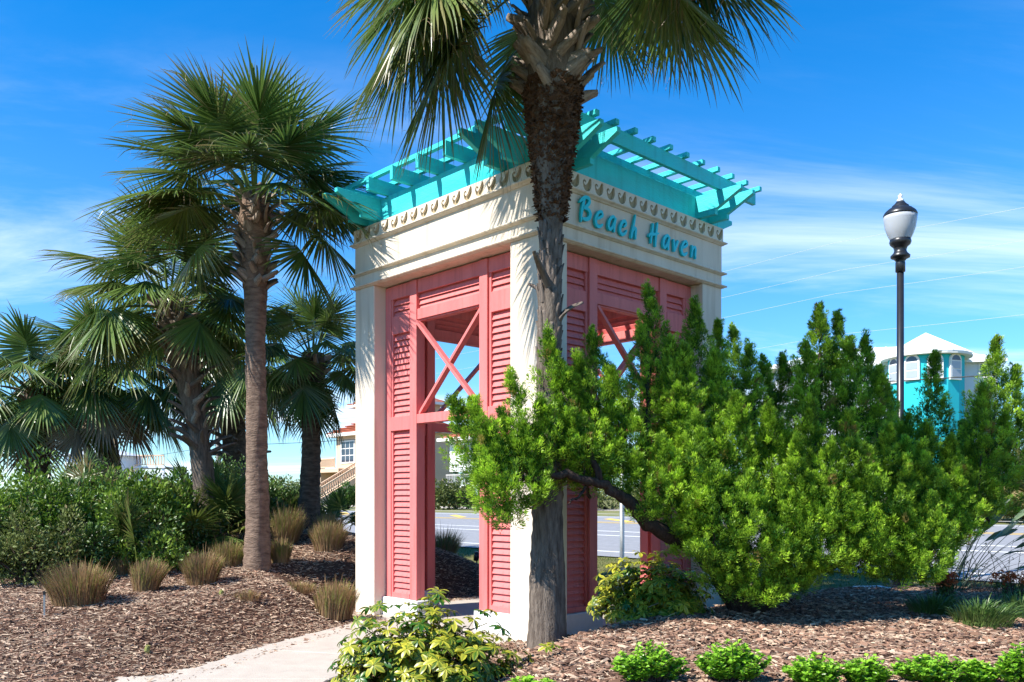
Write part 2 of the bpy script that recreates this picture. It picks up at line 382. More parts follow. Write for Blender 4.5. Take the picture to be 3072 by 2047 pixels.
# louvred screens: one per side
yF = -HW + RC
def screen(k):
    b = MB()
    def bx(x0, x1, z0, z1, dy=0, t=.09): b.box(x0, x1, yF + dy, yF + t, z0, z1)
    for s in (-1, 1):
        a = lambda u, v: (min(s * u, s * v), max(s * u, s * v))
        bx(*a(.665, .82), .29, 4.80, -.02, .13)              # post
        bx(*a(1.30, 1.4345), .29, 4.80, 0.0, .11)            # outer stile
        bx(*a(.82, .862), .29, 4.80, .012, .07)
        bx(*a(1.262, 1.30), .29, 4.80, .012, .07)
        bx(*a(.82, 1.30), 4.61, 4.803, .002)
        bx(*a(.862, 1.262), 4.10, 4.36, .004)
        bx(*a(.82, 1.30), 2.70, 2.90, -.014, .1)
        bx(*a(.862, 1.262), .29, .36, .004)
    bx(-.665, .665, 4.61, 4.803, .002)
    bx(-.665, .665, 4.235, 4.385, -.004, .1)
    bx(-.665, .665, 4.213, 4.235, .02, .12)
    bx(-.665, .665, 2.775, 2.905, -.016, .11)
    return b.mesh('louvre_screen', m_pink, bevel=.004)
me_sc = screen(0)
def slatmesh(x0, x1):
    b = MB(); c, s_ = .036, .050; t = .007
    V = []
    for x in (x0, x1):
        V += [(x, -.020, -s_), (x, -.020 + t * 1.3, -s_ - t * .2), (x, .022 + t, s_ - t), (x, .022, s_)]
    b.add(V, [(0, 1, 2, 3), (7, 6, 5, 4), (0, 4, 5, 1), (1, 5, 6, 2), (2, 6, 7, 3), (3, 7, 4, 0)])
    return b.mesh('slat', m_pink)
sl_side = slatmesh(-.2, .2); sl_mid = slatmesh(-.6645, .6645)
def slat_spots():
    L_ = []
    for s in (-1, 1):
        x = s * 1.062
        n = 28
        for i in range(n): L_.append((sl_side, x, .36 + (i + .5) * (2.70 - .36) / n))
        n = 14
        for i in range(n): L_.append((sl_side, x, 2.90 + (i + .5) * (4.10 - 2.90) / n))
        for i in range(3): L_.append((sl_side, x, 4.36 + (i + .5) * .25 / 3))
    for i in range(3): L_.append((sl_mid, 0, 4.385 + (i + .5) * .225 / 3))
    return L_
for k in range(4):
    sc = obj('louvre_screen', me_sc, tower, rot=rz(k))
    if k != 1:
        for m_, x, z in slat_spots(): obj('slat', m_, sc, loc=(x, yF + .045, z))
    else:
        Vs = []; Fs = []
        for m_, x, z in slat_spots():
            k0 = len(Vs); Vs += [(v.co.x + x, v.co.y + yF + .045, v.co.z + z) for v in m_.vertices]; Fs += [tuple(i + k0 for i in p.vertices) for p in m_.polygons]
        obj('slats', mesh('slats_far', Vs, Fs, m_pink), sc, kind='stuff')
    for s in (-1, 1):
        b = MB(); b.bar((-s * .66, yF + .035 + s * .024, 2.915), (s * .66, yF + .035 + s * .024, 4.205), .045, .085, (0, 1, 0))
        obj('cross_brace', b.mesh('cross_brace', m_pink, bevel=.003), sc)
    for s in (-1, 1):
        b = MB(); x0, x1 = (.60, 1.436); b.box(min(s * x0, s * x1), max(s * x0, s * x1), yF - .06, yF + .17, .02, .287)
        obj('plinth', b.mesh('plinth', m_plinth, bevel=.01), sc)

# raised lettering on the shaded frieze
sign = thing('sign_lettering', 'raised turquoise brush-script letters reading Beach Haven on the cream frieze', 'sign', (0, 0, 0))
sign.location = tuple(C0) + (0,); sign.rotation_euler = (0, 0, TH)
# strokes: (x, z, halfwidth) in units of cap height, per letter
LET = {
 'B': [[(.10, -.02, .03), (.13, .3, .06), (.22, .65, .075), (.34, 1.0, .05)],
       [(.0, .72, .03), (.14, .86, .055), (.35, .99, .06), (.58, .99, .07), (.62, .84, .07), (.47, .68, .065), (.25, .54, .05)],
       [(.25, .56, .05), (.5, .56, .065), (.66, .44, .08), (.62, .26, .08), (.42, .14, .07), (.16, .13, .045)]],
 'e': [[(.14, .30, .05), (.36, .40, .055), (.52, .52, .06), (.46, .64, .06), (.30, .60, .06), (.14, .42, .065), (.07, .22, .075), (.15, .05, .07), (.34, .04, .06), (.54, .17, .035)]],
 'a': [[(.55, .55, .05), (.40, .62, .06), (.20, .48, .065), (.08, .22, .07), (.16, .06, .065), (.32, .16, .055), (.48, .42, .05)],
       [(.56, .60, .06), (.47, .30, .07), (.46, .0, .045)]],
 'c': [[(.34, .34, .035), (.50, .46, .05), (.46, .60, .06), (.28, .54, .065), (.12, .32, .07), (.10, .12, .07), (.24, .02, .065), (.44, .10, .05), (.56, .26, .03)]],
 'h': [[(.40, 1.02, .03), (.28, .62, .055), (.14, .2, .065), (.08, -.02, .05)],
       [(.14, .24, .04), (.32, .44, .055), (.42, .42, .06), (.38, .2, .065), (.40, .0, .04)]],
 'H': [[(.34, .92, .05), (.28, .6, .065), (.2, .3, .06), (.16, .04, .035)],
       [(.66, 1.02, .045), (.58, .62, .065), (.52, .3, .065), (.5, -.04, .045)],
       [(.0, .30, .04), (.10, .42, .05), (.35, .46, .06), (.76, .58, .03)]],
 'v': [[(.10, .56, .05), (.14, .3, .06), (.15, .02, .06)], [(.15, .06, .05), (.32, .32, .06), (.46, .56, .05)]],
 'n': [[(.14, .58, .04), (.13, .3, .055), (.08, .02, .05)], [(.12, .30, .04), (.30, .52, .055), (.42, .46, .06), (.40, .2, .06), (.42, .0, .035)]],
}
CAP = .315
def letter(ch, x0, z0):
    b = MB()
    for j, st in enumerate(LET[ch]):
        A, B = ribbon2d([(a_, b_, c_ * 1.06) for a_, b_, c_ in st], 4); n = len(A); d0 = -.045 - .0018 * j; d1 = -.012
        fx = lambda p: (x0 + p[0] * CAP * .93, z0 + p[1] * CAP)
        V = []
        for p, q in zip(A, B):
            (px_, pz_), (qx, qz) = fx(p), fx(q); V += [(px_, d0, pz_), (qx, d0, qz), (px_, d1, pz_), (qx, d1, qz)]
        Fs = []
        for i in range(n - 1):
            u, v = i * 4, i * 4 + 4
            Fs += [(u, u + 1, v + 1, v), (u + 2, v + 2, v + 3, u + 3), (u, v, v + 2, u + 2), (u + 1, u + 3, v + 3, v + 1)]
        Fs += [(0, 2, 3, 1), (4 * n - 4, 4 * n - 3, 4 * n - 1, 4 * n - 2)]
        b.add(V, Fs)
    return b.mesh('letter', m_letter)
for ch, x in zip('BeachHaven', [.665, .945, 1.19, 1.415, 1.645, 2.04, 2.34, 2.57, 2.765, 3.0]):
    obj('letter', letter(ch, x, 5.115), sign)

# ------------------------------------------------------------------ palms
m_frond = leafmat('palm_frond', (.040, .09, .020), (.18, .27, .055), (.32, .22, .12), .34, .28, .55)
m_frond2 = leafmat('palmetto_frond', (.040, .085, .018), (.20, .25, .05), (.36, .26, .12), .6, .25, .2)
m_dead = leafmat('dead_frond', (.13, .09, .055), (.24, .18, .12), (.3, .24, .17), .8, .1, .2)
m_boot = mat('leaf_base_wood', (.38, .32, .265), .9, .15, .5, 9, .6, 50, (.15, .11, .08), stretch=(3, 3, .6))
m_bootd = mat('leaf_base_dark', (.22, .18, .15), .9, .15, .5, 9, .6, 50, (.09, .068, .055), stretch=(3, 3, .6))
m_bark = mat('palm_bark', (.22, .18, .145), .95, .1, .55, 12, 1.0, 46, (.07, .053, .042), stretch=(2.2, 2.2, .35))
m_barkring = mat('palm_bark_ringed', (.27, .19, .14), .95, .1, .55, 8, 1.0, 26, (.10, .068, .052), stretch=(.8, .8, 2.6))
m_barkdk = mat('palm_bark_dark', (.16, .12, .09), .95, .1, .6, 8, 1.0, 26, (.045, .033, .026), stretch=(.8, .8, 2.2))
m_fibre = mat('palm_fibre', (.15, .085, .05), .95, .1, .6, 14, .9, 60, (.06, .03, .018))

class Acc:                              # accumulates strips into numpy arrays
    def __init__(s): s.V = []; s.Q = []; s.T = []; s.n = 0
    def add(s, V, Q, T): s.V.append(V); s.Q.append(np.asarray(Q) + s.n); s.T.append(T); s.n += len(V)
    def mesh(s, name, m, smooth=False):
        return mesh(name, np.concatenate(s.V), np.concatenate(s.Q), m, smooth, np.concatenate(s.T))
def unit(v): return v / (np.linalg.norm(v, axis=-1, keepdims=True) + 1e-9)

def frond_mesh(az, el, Lp, Rb, nseg, rg, droop=1.0, spread=1.85, dead=0.0, threads=0, width=1.0, pr=.022):
    """one fan leaf: curved petiole, costa and folded segments that droop at their tips"""
    acc = Acc(); Z = np.array([0, 0, 1.])
    d = np.array([math.cos(el) * math.cos(az), math.cos(el) * math.sin(az), math.sin(el)])
    p = np.zeros(3); pts = [p]; n = 7
    side = unit(np.cross(d, Z)) if abs(d[2]) < .98 else np.array([math.sin(az), -math.cos(az), 0.])
    for i in range(n):
        p = p + d * Lp / n; pts.append(p); d = unit(d - Z * (.055 * droop) * (1 - abs(d[2]) * .6))
    pts = np.array(pts); prad = np.linspace(pr * 1.25, pr * .55, n + 1)
    up = unit(np.cross(side, d))
    V = []
    for q, r in zip(pts, prad): V += [q + side * r, q + up * r * .55, q - side * r, q - up * r * .7]
    Qs = [(i * 4 + k, i * 4 + (k + 1) % 4, i * 4 + 4 + (k + 1) % 4, i * 4 + 4 + k) for i in range(n) for k in range(4)]
    acc.add(np.array(V), Qs, np.tile([.75, dead * .6], (len(V), 1)))
    # costa
    cost = [p]; cd = [d]; nc = 5; Lc = .38 * Rb
    for i in range(nc):
        p = p + d * Lc / nc; d = unit(d - Z * .13 * droop); cost.append(p); cd.append(d)
    cost = np.array(cost); cd = np.array(cd)
    tk = np.array([0, .22, .45, .66, .84, 1.0]); wk = np.array([.35, .95, 1.0, .72, .36, .03])
    w0 = .0175 * Rb * width * (52 / nseg) ** .7
    twist = rg.uniform(-.25, .25)
    base_t = rg.uniform(.05, .75); tipb = rg.uniform(.55, .85)
    for i in range(nseg):
        u = (i + .5) / nseg * 2 - 1 + rg.uniform(-.01, .01)
        a = u * spread; ci = (1 - abs(u)) ** .8 * nc; c0 = int(min(ci, nc - 1)); f = ci - c0
        q = cost[c0] * (1 - f) + cost[c0 + 1] * f; dd = unit(cd[c0] * (1 - f) + cd[c0 + 1] * f)
        upn = unit(np.cross(side, dd))
        s2 = unit(side + upn * twist * np.sign(u) * .5)
        dr = unit(math.cos(a) * dd + math.sin(a) * s2 - upn * .55 * abs(math.sin(a)) ** 1.3 * droop + upn * rg.uniform(-.05, .05))
        Ls = Rb * (1 - .34 * u * u) * rg.uniform(.86, 1.06) - .25 * Lc * (1 - abs(u))
        wv = unit(np.cross(upn, dr)); V = []; T = []
        kink = rg.random() < .34 * droop; kt = rg.uniform(.45, .85); seg_d = .45 * rg.random() if rg.random() < .10 else 0; fr_d = 0
        tr = np.clip(base_t + rg.uniform(-.3, .3), 0, 1); pos = q; prev = 0
        roll = rg.uniform(-.5, .5)
        for t, wk_ in zip(tk, wk):
            pos = pos + dr * Ls * (t - prev)
            g_ = .30 * droop * (t - prev) * (0.25 + 1.9 * t * t)
            if kink and t > kt: g_ += .45
            dr = unit(dr - Z * g_); prev = t
            nr = unit(np.cross(dr, wv)); w_ = w0 * wk_
            wr = unit(wv + nr * roll * t)
            V += [pos + wr * w_, pos - nr * w_ * .45, pos - wr * w_]
            T += [[tr, dead + seg_d + max(0, t - tipb) * (1.6 if rg.random() < .8 else .2)]] * 3
        T = np.clip(np.array(T), 0, 1)
        Qs = []
        for k in range(len(tk) - 1):
            b_ = k * 3; Qs += [(b_, b_ + 1, b_ + 4, b_ + 3), (b_ + 1, b_ + 2, b_ + 5, b_ + 4)]
        acc.add(np.array(V), Qs, T)
        if threads and rg.random() < threads:      # pale curling fibres between the segments
            tp = V[9]; td = unit(dr + rg.normal(0, .5, 3)); V2 = []; pos = np.array(tp)
            for k in range(6):
                V2 += [pos + wv * .0022, pos - wv * .0022]; pos = pos + td * .055; td = unit(td - Z * .35 + rg.normal(0, .28, 3))
            acc.add(np.array(V2), [(2 * k, 2 * k + 1, 2 * k + 3, 2 * k + 2) for k in range(5)], np.tile([1, 1.], (12, 1)))
    return acc

def boot_mesh(name, Lb, wb, m, rg, curl=.35, split=True):
    """one cut leaf base: a tapering curved trough, optionally forked at its foot"""
    V = []; n = 5
    for i in range(n + 1):
        t = i / n; w_ = wb * (1 - .52 * t) * (1 + rg.uniform(-.06, .06)); y = -Lb * curl * t * t - .012; th = .030 * (1 - .45 * t)
        if i == n: w_ *= .85
        z = t * Lb
        V += [(-w_, y + w_ * .30, z), (0, y - .3 * w_ * .3, z + .01 * rg.uniform(-1, 1)), (w_, y + w_ * .30, z), (w_ * .9, y + w_ * .3 + th, z), (0, y + th, z), (-w_ * .9, y + w_ * .3 + th, z)]
    Fs = [(i * 6 + k, i * 6 + (k + 1) % 6, i * 6 + 6 + (k + 1) % 6, i * 6 + 6 + k) for i in range(n) for k in range(6)]
    Fs.append(tuple(n * 6 + k for k in range(6)))
    return mesh(name, V, Fs, m, True)
brg = np.random.default_rng(3)
BOOTS = [boot_mesh('leaf_base', l, w_, m_boot, brg, c) for l, w_, c in ((.30, .062, .25), (.26, .075, .35), (.36, .058, .30), (.22, .08, .2))]
BOOTSD = [boot_mesh('leaf_base_dark', l, w_, m_bootd, brg, c) for l, w_, c in ((.34, .06, .5), (.42, .05, .55), (.30, .062, .35))]

BOOTF = [boot_mesh('leaf_base_flat', l, w_, m_bootd, brg, c) for l, w_, c in ((.26, .07, .06), (.34, .06, .10), (.22, .08, .04))]
def path_pt(ctrl, t):                   # quadratic through base, bend, top
    a, b_, c = ctrl; return a * (1 - t) ** 2 + b_ * 2 * t * (1 - t) + c * t * t
def trunk_mesh(ctrl, rf, m, rg, rings=70, ns=26, rough=.012, ridge=.01, ridge_n=30, origin=None):
    V = []; ph = rg.uniform(0, 6, 6)
    for i in range(rings + 1):
        t = i / rings; c = path_pt(ctrl, t) - origin; r = rf(t)
        rr = ridge * math.sin(t * ridge_n * 2 * math.pi + .6 * math.sin(t * 40)) 
        for k in range(ns):
            a = 2 * math.pi * k / ns
            lump = rough * (math.sin(3 * a + 9 * t + ph[0]) + .7 * math.sin(5 * a - 23 * t + ph[1]) + .6 * math.sin(2 * a + 41 * t + ph[2])) * .5 + rg.normal(0, rough * .35)
            q = r + rr + lump
            V.append((c[0] + q * math.cos(a), c[1] + q * math.sin(a), c[2]))
    Q = [(i * ns + k, i * ns + (k + 1) % ns, (i + 1) * ns + (k + 1) % ns, (i + 1) * ns + k) for i in range(rings) for k in range(ns)]
    return mesh('trunk', V, np.array(Q), m, True)

def palm(label, base, top, bend, rf, boots, fronds, Lp, Rb, nseg, seed, barkm, bootset=BOOTS, fm=None, threads=0, droop=1.0, group='cabbage palms', rings=70, width=1.0):
    """base, top: world points; boots: list of (t0, t1, count, out, scale); fronds: list of (az deg, el deg, dead) """
    rg = np.random.default_rng(seed); base = np.array(base, float); top = np.array(top, float)
    base[2] = g(base[0], base[1]) - .05
    ctrl = (base, (base + top) / 2 + np.array(bend), top)
    r = thing('palm_tree', label, 'palm tree', tuple(base), 0, group)
    obj('trunk', trunk_mesh(ctrl, rf, barkm, rg, rings=rings, origin=base, ridge=.006 if barkm != m_bark else .002, ridge_n=int(np.linalg.norm(top - base) * 7)), r)
    idx = 0
    for t0, t1, cnt, outw, sc, bset in boots:
        for i in range(cnt):
            f = (i + rg.uniform(0, .9)) / cnt; t = t0 + (t1 - t0) * f; a = i * 2.39996 + rg.uniform(-.25, .25)
            c = path_pt(ctrl, t) - base; rad = rf(t) * .93
            o = obj('leaf_base', bset[int(rg.integers(len(bset)))], r)
            tilt = rg.choice([-1, 1]) * (rg.uniform(.45, 1.0) if outw > .1 else rg.uniform(.02, .22))
            M = Matrix.Translation(Vector(c) + Vector((math.cos(a), math.sin(a), 0)) * rad) @ Matrix.Rotation(a + math.pi / 2, 4, 'Z') @ Matrix.Rotation(tilt, 4, 'Y') @ Matrix.Rotation(outw * rg.uniform(.5, 1.3), 4, 'X') @ Matrix.Diagonal((sc * rg.uniform(.85, 1.2), sc * 1.0, sc * rg.uniform(.75, 1.15), 1))
            o.matrix_local = M
    for az, el_, dead in fronds:
        sc = rg.uniform(.9, 1.1)
        ce = math.cos(math.radians(el_)); acc = frond_mesh(math.radians(az), math.radians(el_), Lp * sc * rg.uniform(.85, 1.1) * (.72 + .4 * ce), Rb * sc * (.88 + .15 * ce), nseg, rg, droop * (1.15 if el_ < 0 else 1), dead=dead, threads=threads, width=width)
        me = acc.mesh('frond', m_dead if dead > .5 else (fm or m_frond))
        o = obj('frond', me, r); h = Vector(top - base); h.z -= (60 - el_) / 130 * .35
        a = math.radians(az); h.x += math.cos(a) * .10; h.y += math.sin(a) * .10
        o.location = h
    return r
def crown(n, seed, hi=82, lo=-48, pw=.85, dead=0):
    rg = np.random.default_rng(seed); L_ = []
    for i in range(n):
        f = (i + .3) / n; L_.append((i * 137.5 + rg.uniform(-14, 14), hi - (hi - lo) * f ** pw + rg.uniform(-6, 6), 0.0 if i < n - dead else .75))
    return L_
def rprof(pts): 
    ts, rs = zip(*pts); return lambda t: float(np.interp(t, ts, rs))

# front palm: tall trunk before the corner of the tower
fb = P(1638, 1925, 8.8); ftop = (.44, 8.8, 7.35)
fz = lambda z: (z - .22) / (7.35 - .22)
front_fr = [(186, -26, 0), (174, -30, 0), (200, -16, 0), (162, -58, 0), (178, 2, 0), (190, -14, 0), (172, -10, 0), (205, 4, 0), (212, -12, .1), (160, 24, 0), (332, 8, 0), (345, 6, 0), (0, 0, 0), (14, 4, 0), (356, 10, 0), (338, 16, 0), (28, 12, 0), (60, 20, 0), (100, 10, 0), (140, 32, 0), (240, 22, 0), (262, 18, 0), (290, 26, 0), (312, 22, 0), (275, 8, 0)]
front_fr += [(i * 137.5 + 20, 25 + 4.6 * i, 0) for i in range(13)]
front = palm('tall foreground palm rising before the tower corner, its crown cut by the picture edge', (fb.x, fb.y, 0), ftop, (-.01, 0, 0),
     rprof([(0, .215), (.05, .192), (.15, .168), (fz(3.1), .122), (fz(4.5), .112), (fz(5.0), .175), (fz(5.4), .225), (fz(5.9), .275), (fz(6.3), .30), (1, .22)]),
     [(fz(5.80), fz(7.15), 92, .30, 1.12, BOOTS), (fz(3.0), fz(4.65), 90, .03, .62, BOOTF), (fz(3.5), fz(4.1), 3, .42, .95, BOOTSD)], front_fr, 1.0, 1.18, 60, 11, m_bark, threads=.35, rings=120)
# shaggy brown fibre below its boots
fctrl = (np.array([fb.x, fb.y, .17]), (np.array([fb.x, fb.y, .17]) + np.array(ftop)) / 2, np.array(ftop))
rg = np.random.default_rng(6); V = []; ns = 40; nr_ = 46
for i in range(nr_ + 1):
    z = 4.62 + (5.98 - 4.62) * i / nr_; c_ = path_pt(fctrl, fz(z)); rad = float(np.interp(z, [4.5, 5.0, 5.4, 5.9], [.118, .170, .228, .282])) * min(1, .9 + i * .03)
    for k in range(ns): a_ = 2 * math.pi * k / ns; q = rad + rg.normal(0, .011); V.append((c_[0] + q * math.cos(a_) - front.location.x, c_[1] + q * math.sin(a_) - front.location.y, z + rg.normal(0, .012) - front.location.z))
obj('fibre_sheath', mesh('fibre_sheath', V, np.array([(i * ns + k, i * ns + (k + 1) % ns, (i + 1) * ns + (k + 1) % ns, (i + 1) * ns + k) for i in range(nr_) for k in range(ns)]), m_fibre), front)
rg = np.random.default_rng(5); a = Acc()
for i in range(4800):
    z = rg.uniform(4.55, 5.95); dens = (z - 4.45) / 1.5
    if rg.random() > dens + .25: continue
    t = fz(z); c = path_pt((np.array([fb.x, fb.y, .22]), (np.array([fb.x, fb.y, .22]) + np.array(ftop)) / 2, np.array(ftop)), t); rad = float(np.interp(z, [4.5, 5.0, 5.4, 5.9], [.116, .168, .225, .278]))
    an = rg.uniform(0, 2 * math.pi); o_ = np.array([math.cos(an), math.sin(an), 0]); tg = np.array([-math.sin(an), math.cos(an), 0])
    p0 = c + o_ * (rad - .005); l = rg.uniform(.03, .075); w_ = rg.uniform(.006, .022); d_ = unit(o_ * rg.uniform(.15, .8) + tg * rg.uniform(-1, 1) + np.array([0, 0, rg.uniform(-.3, .5)]))
    wv = unit(np.cross(d_, o_ + .3 * rg.normal(0, 1, 3)))
    a.add(np.array([p0 - wv * w_, p0 + wv * w_, p0 + d_ * l + wv * w_ * .4, p0 + d_ * l - wv * w_ * .5]) - np.array(front.location), [(0, 1, 2, 3)], np.zeros((4, 2)))
obj('bark_fibre', a.mesh('bark_fibre', m_fibre), front, kind='stuff')

def palm_at(label, base_px, Y, crown_px, Yc, **k):
    b_ = P(base_px[0], base_px[1], Y); c_ = P(crown_px[0], crown_px[1], Yc)
    return palm(label, tuple(b_), tuple(c_), **k)
palm_at('tall straight palm with a full round crown beside the tower path', (773, 1763), 13, (764, 580), 13, bend=(0, 0, 0),
     rf=rprof([(0, .215), (.06, .19), (.3, .155), (.62, .145), (.72, .165), (.80, .20), (.92, .25), (1, .17)]),
     boots=[(.745, .99, 66, .45, .92, BOOTS)], fronds=crown(34, 2, 86, 8, .75) + [(186, 0, 0), (174, 10, 0), (352, 2, 0), (6, 10, 0), (205, 8, 0), (335, 8, 0), (196, -38, 0), (344, -40, 0), (14, -18, 0)], Lp=.74, Rb=1.12, nseg=56, droop=.62, seed=21, barkm=m_barkring, threads=.15)
palm_at('leaning palm with ragged old leaf bases left of the tall straight palm', (627, 1625), 15, (507, 900), 14.8, bend=(.22, 0, 0),
     rf=rprof([(0, .22), (.2, .19), (.5, .17), (.7, .22), (.9, .26), (1, .18)]),
     boots=[(.70, .98, 46, .5, 1.0, BOOTS), (.36, .70, 40, .40, .95, BOOTSD + BOOTS[:1])], fronds=crown(33, 4, 84, -10, .8) + [(190, -18, 0), (170, -8, 0)], Lp=.78, Rb=1.12, nseg=48, droop=.9, seed=22, barkm=m_bark)
palm_at('palm with a dark ringed trunk just left of the tower', (924, 1605), 16, (938, 1060), 16, bend=(.03, 0, 0),
     rf=rprof([(0, .24), (.2, .19), (.5, .17), (.7, .18), (.85, .24), (1, .2)]),
     boots=[(.74, .96, 22, .5, 1.0, BOOTS)], fronds=crown(24, 6, 86, -30) + [(180, -60, 0), (0, -62, 0), (100, -60, 0)], Lp=.55, Rb=.9, nseg=46, droop=.9, seed=23, barkm=m_barkdk)
palm_at('far left palm with a dark slanting trunk and drooping dead skirt', (360, 1440), 19, (300, 1105), 19, bend=(-.1, 0, 0),
     rf=rprof([(0, .27), (.4, .21), (1, .22)]), boots=[(.82, .98, 14, .5, 1, BOOTSD)], fronds=crown(34, 8, 80, -28, .8, 3), Lp=.9, Rb=1.25, nseg=40, seed=24, barkm=m_barkdk)
palm_at('leftmost palm whose crown reaches the picture edge above the scrub', (120, 1480), 18, (105, 1165), 18, bend=(0, 0, 0),
     rf=rprof([(0, .25), (1, .2)]), boots=[(.8, .98, 14, .5, 1, BOOTSD)], fronds=crown(28, 9, 78, -32, .8, 2), Lp=.8, Rb=1.15, nseg=40, seed=25, barkm=m_barkdk)
palm_at('dark palm hidden behind the tall straight trunk with spiky old bases', (715, 1500), 20, (690, 1060), 20, bend=(0, 0, 0),
     rf=rprof([(0, .3), (.6, .26), (1, .25)]), boots=[(.05, .55, 40, 1.0, 1.3, BOOTSD)], fronds=crown(28, 10, 84, -34, .8, 2), Lp=.9, Rb=1.2, nseg=38, seed=26, barkm=m_barkdk)

# ------------------------------------------------------------------ generic leaf clouds
def leaves(acc, C, Dr, N, Ln, Wd, tint):
    """rhombic leaves folded along the midrib: centres, directions, normals, lengths, widths"""
    Dr = unit(Dr); Sd = unit(np.cross(N, Dr)); Nn = np.cross(Dr, Sd); Ln = Ln[:, None]; Wd = Wd[:, None]
    B = C; Tp = C + Dr * Ln; Lf = C + Dr * Ln * .45 + Sd * Wd + Nn * Wd * .35; Rt = C + Dr * Ln * .45 - Sd * Wd + Nn * Wd * .35
    V = np.stack([B, Lf, Tp, Rt], 1).reshape(-1, 3); n = len(C); i = np.arange(n) * 4
    acc.add(V, np.stack([np.stack([i, i + 1, i + 2], 1), np.stack([i, i + 2, i + 3], 1)], 1).reshape(-1, 3), np.repeat(tint, 4, 0))
def needles(acc, C, Dr, N, Ln, Wd, tint):
    Dr = unit(Dr); Sd = unit(np.cross(N, Dr)); V = np.stack([C - Sd * Wd[:, None], C + Sd * Wd[:, None], C + Dr * Ln[:, None]], 1).reshape(-1, 3); i = np.arange(len(C)) * 3
    acc.add(V, np.stack([i, i + 1, i + 2], 1), np.repeat(tint, 3, 0))
def blob_points(rg, n, r, shell=.55):
    d = unit(rg.normal(0, 1, (n, 3))); rad = (shell + (1 - shell) * rg.random(n) ** .6)[:, None]
    return d * rad * np.array(r), d

# ------------------------------------------------------------------ left scrub: shrubs and saw palmettos
m_scrub = leafmat('scrub_leaf', (.042, .11, .012), (.32, .48, .06), (.2, .16, .06), .4, .3, .45)
m_scrubg = leafmat('scrub_leaf_grey', (.07, .10, .025), (.24, .28, .08), (.22, .16, .08), .5, .25, .3)
m_scrubd = leafmat('oak_leaf_dark', (.035, .085, .018), (.15, .25, .045), (.12, .09, .04), .35, .2, .5)
m_twig = mat('twig_bark', (.10, .075, .06), .95, .1, .4, 20, .4, 60)
def shrub(label, px, ytop, Y, wpx, n, seed, m=m_scrub, leaf=.07, deep=1.0, ybot=None, nb=16, cat='shrub', group='scrub along the left bank', upr=.5, name='shrub'):
    rg = np.random.default_rng(seed); c = P(px, ytop, Y); x = c.x; zt = c.z; z0 = g(x, Y) if ybot is None else P(px, ybot, Y).z
    hw = wpx / 2 / F * Y; h = max(zt - z0, .3)
    r = thing(name, label, cat, (x, Y, z0), 0, group)
    acc = Acc(); mb = MB()
    for k in range(nb):
        u = rg.uniform(-1, 1); v = rg.uniform(-1, 1) * deep; hh = h * (1 - .35 * u * u) * rg.uniform(.55, 1.0) if k > 3 else h * (.98 - .1 * k)
        cb = np.array([u * hw * .85, v * hw * .6, hh * .72]); rad = np.array([hw * .34, hw * .34, hh * .34]) * rg.uniform(.75, 1.2)
        q, d = blob_points(rg, n // nb, rad, .5)
        C = q + cb; C[:, 2] = np.maximum(C[:, 2], .04)
        Dr = unit(d + rg.normal(0, .5, C.shape) + np.array([0, 0, upr])); N = unit(d + rg.normal(0, .6, C.shape) + np.array([0, 0, .5]))
        ln = leaf * rg.uniform(.6, 1.3, len(C)); tb = rg.uniform(0, .55)
        leaves(acc, C, Dr, N, ln, ln * .26, np.stack([np.clip(tb + rg.normal(.12, .18, len(C)), 0, 1), (rg.random(len(C)) < .03) * .8], 1))
        mid = cb * np.array([.5, .5, .5]) + rg.normal(0, .06, 3)
        mb.tube([(rg.uniform(-.15, .15), rg.uniform(-.1, .1), -.08), tuple(mid), tuple(cb)], [.022, .014, .006], 5)
        for _ in range(3):
            e_ = cb + rg.normal(0, .6, 3) * rad; mb.tube([tuple(cb * .8), tuple(e_)], [.008, .003], 4)
    # low skirt so that the foot is closed with leaves
    k2 = n // 4; C = np.stack([rg.uniform(-1, 1, k2) * hw, rg.uniform(-1, .4, k2) * hw * .7, rg.uniform(.02, .5, k2) * h], 1)
    Dr = unit(rg.normal(0, .6, C.shape) + np.array([0, -.3, .4])); ln = leaf * rg.uniform(.6, 1.3, k2)
    leaves(acc, C, Dr, unit(rg.normal(0, 1, C.shape) + np.array([0, -.5, .6])), ln, ln * .26, np.stack([rg.uniform(0, .5, k2), (rg.random(k2) < .06) * .8], 1))
    obj('stems', mb.mesh('stems', m_twig), r); obj('foliage', acc.mesh('foliage', m), r)
    return r
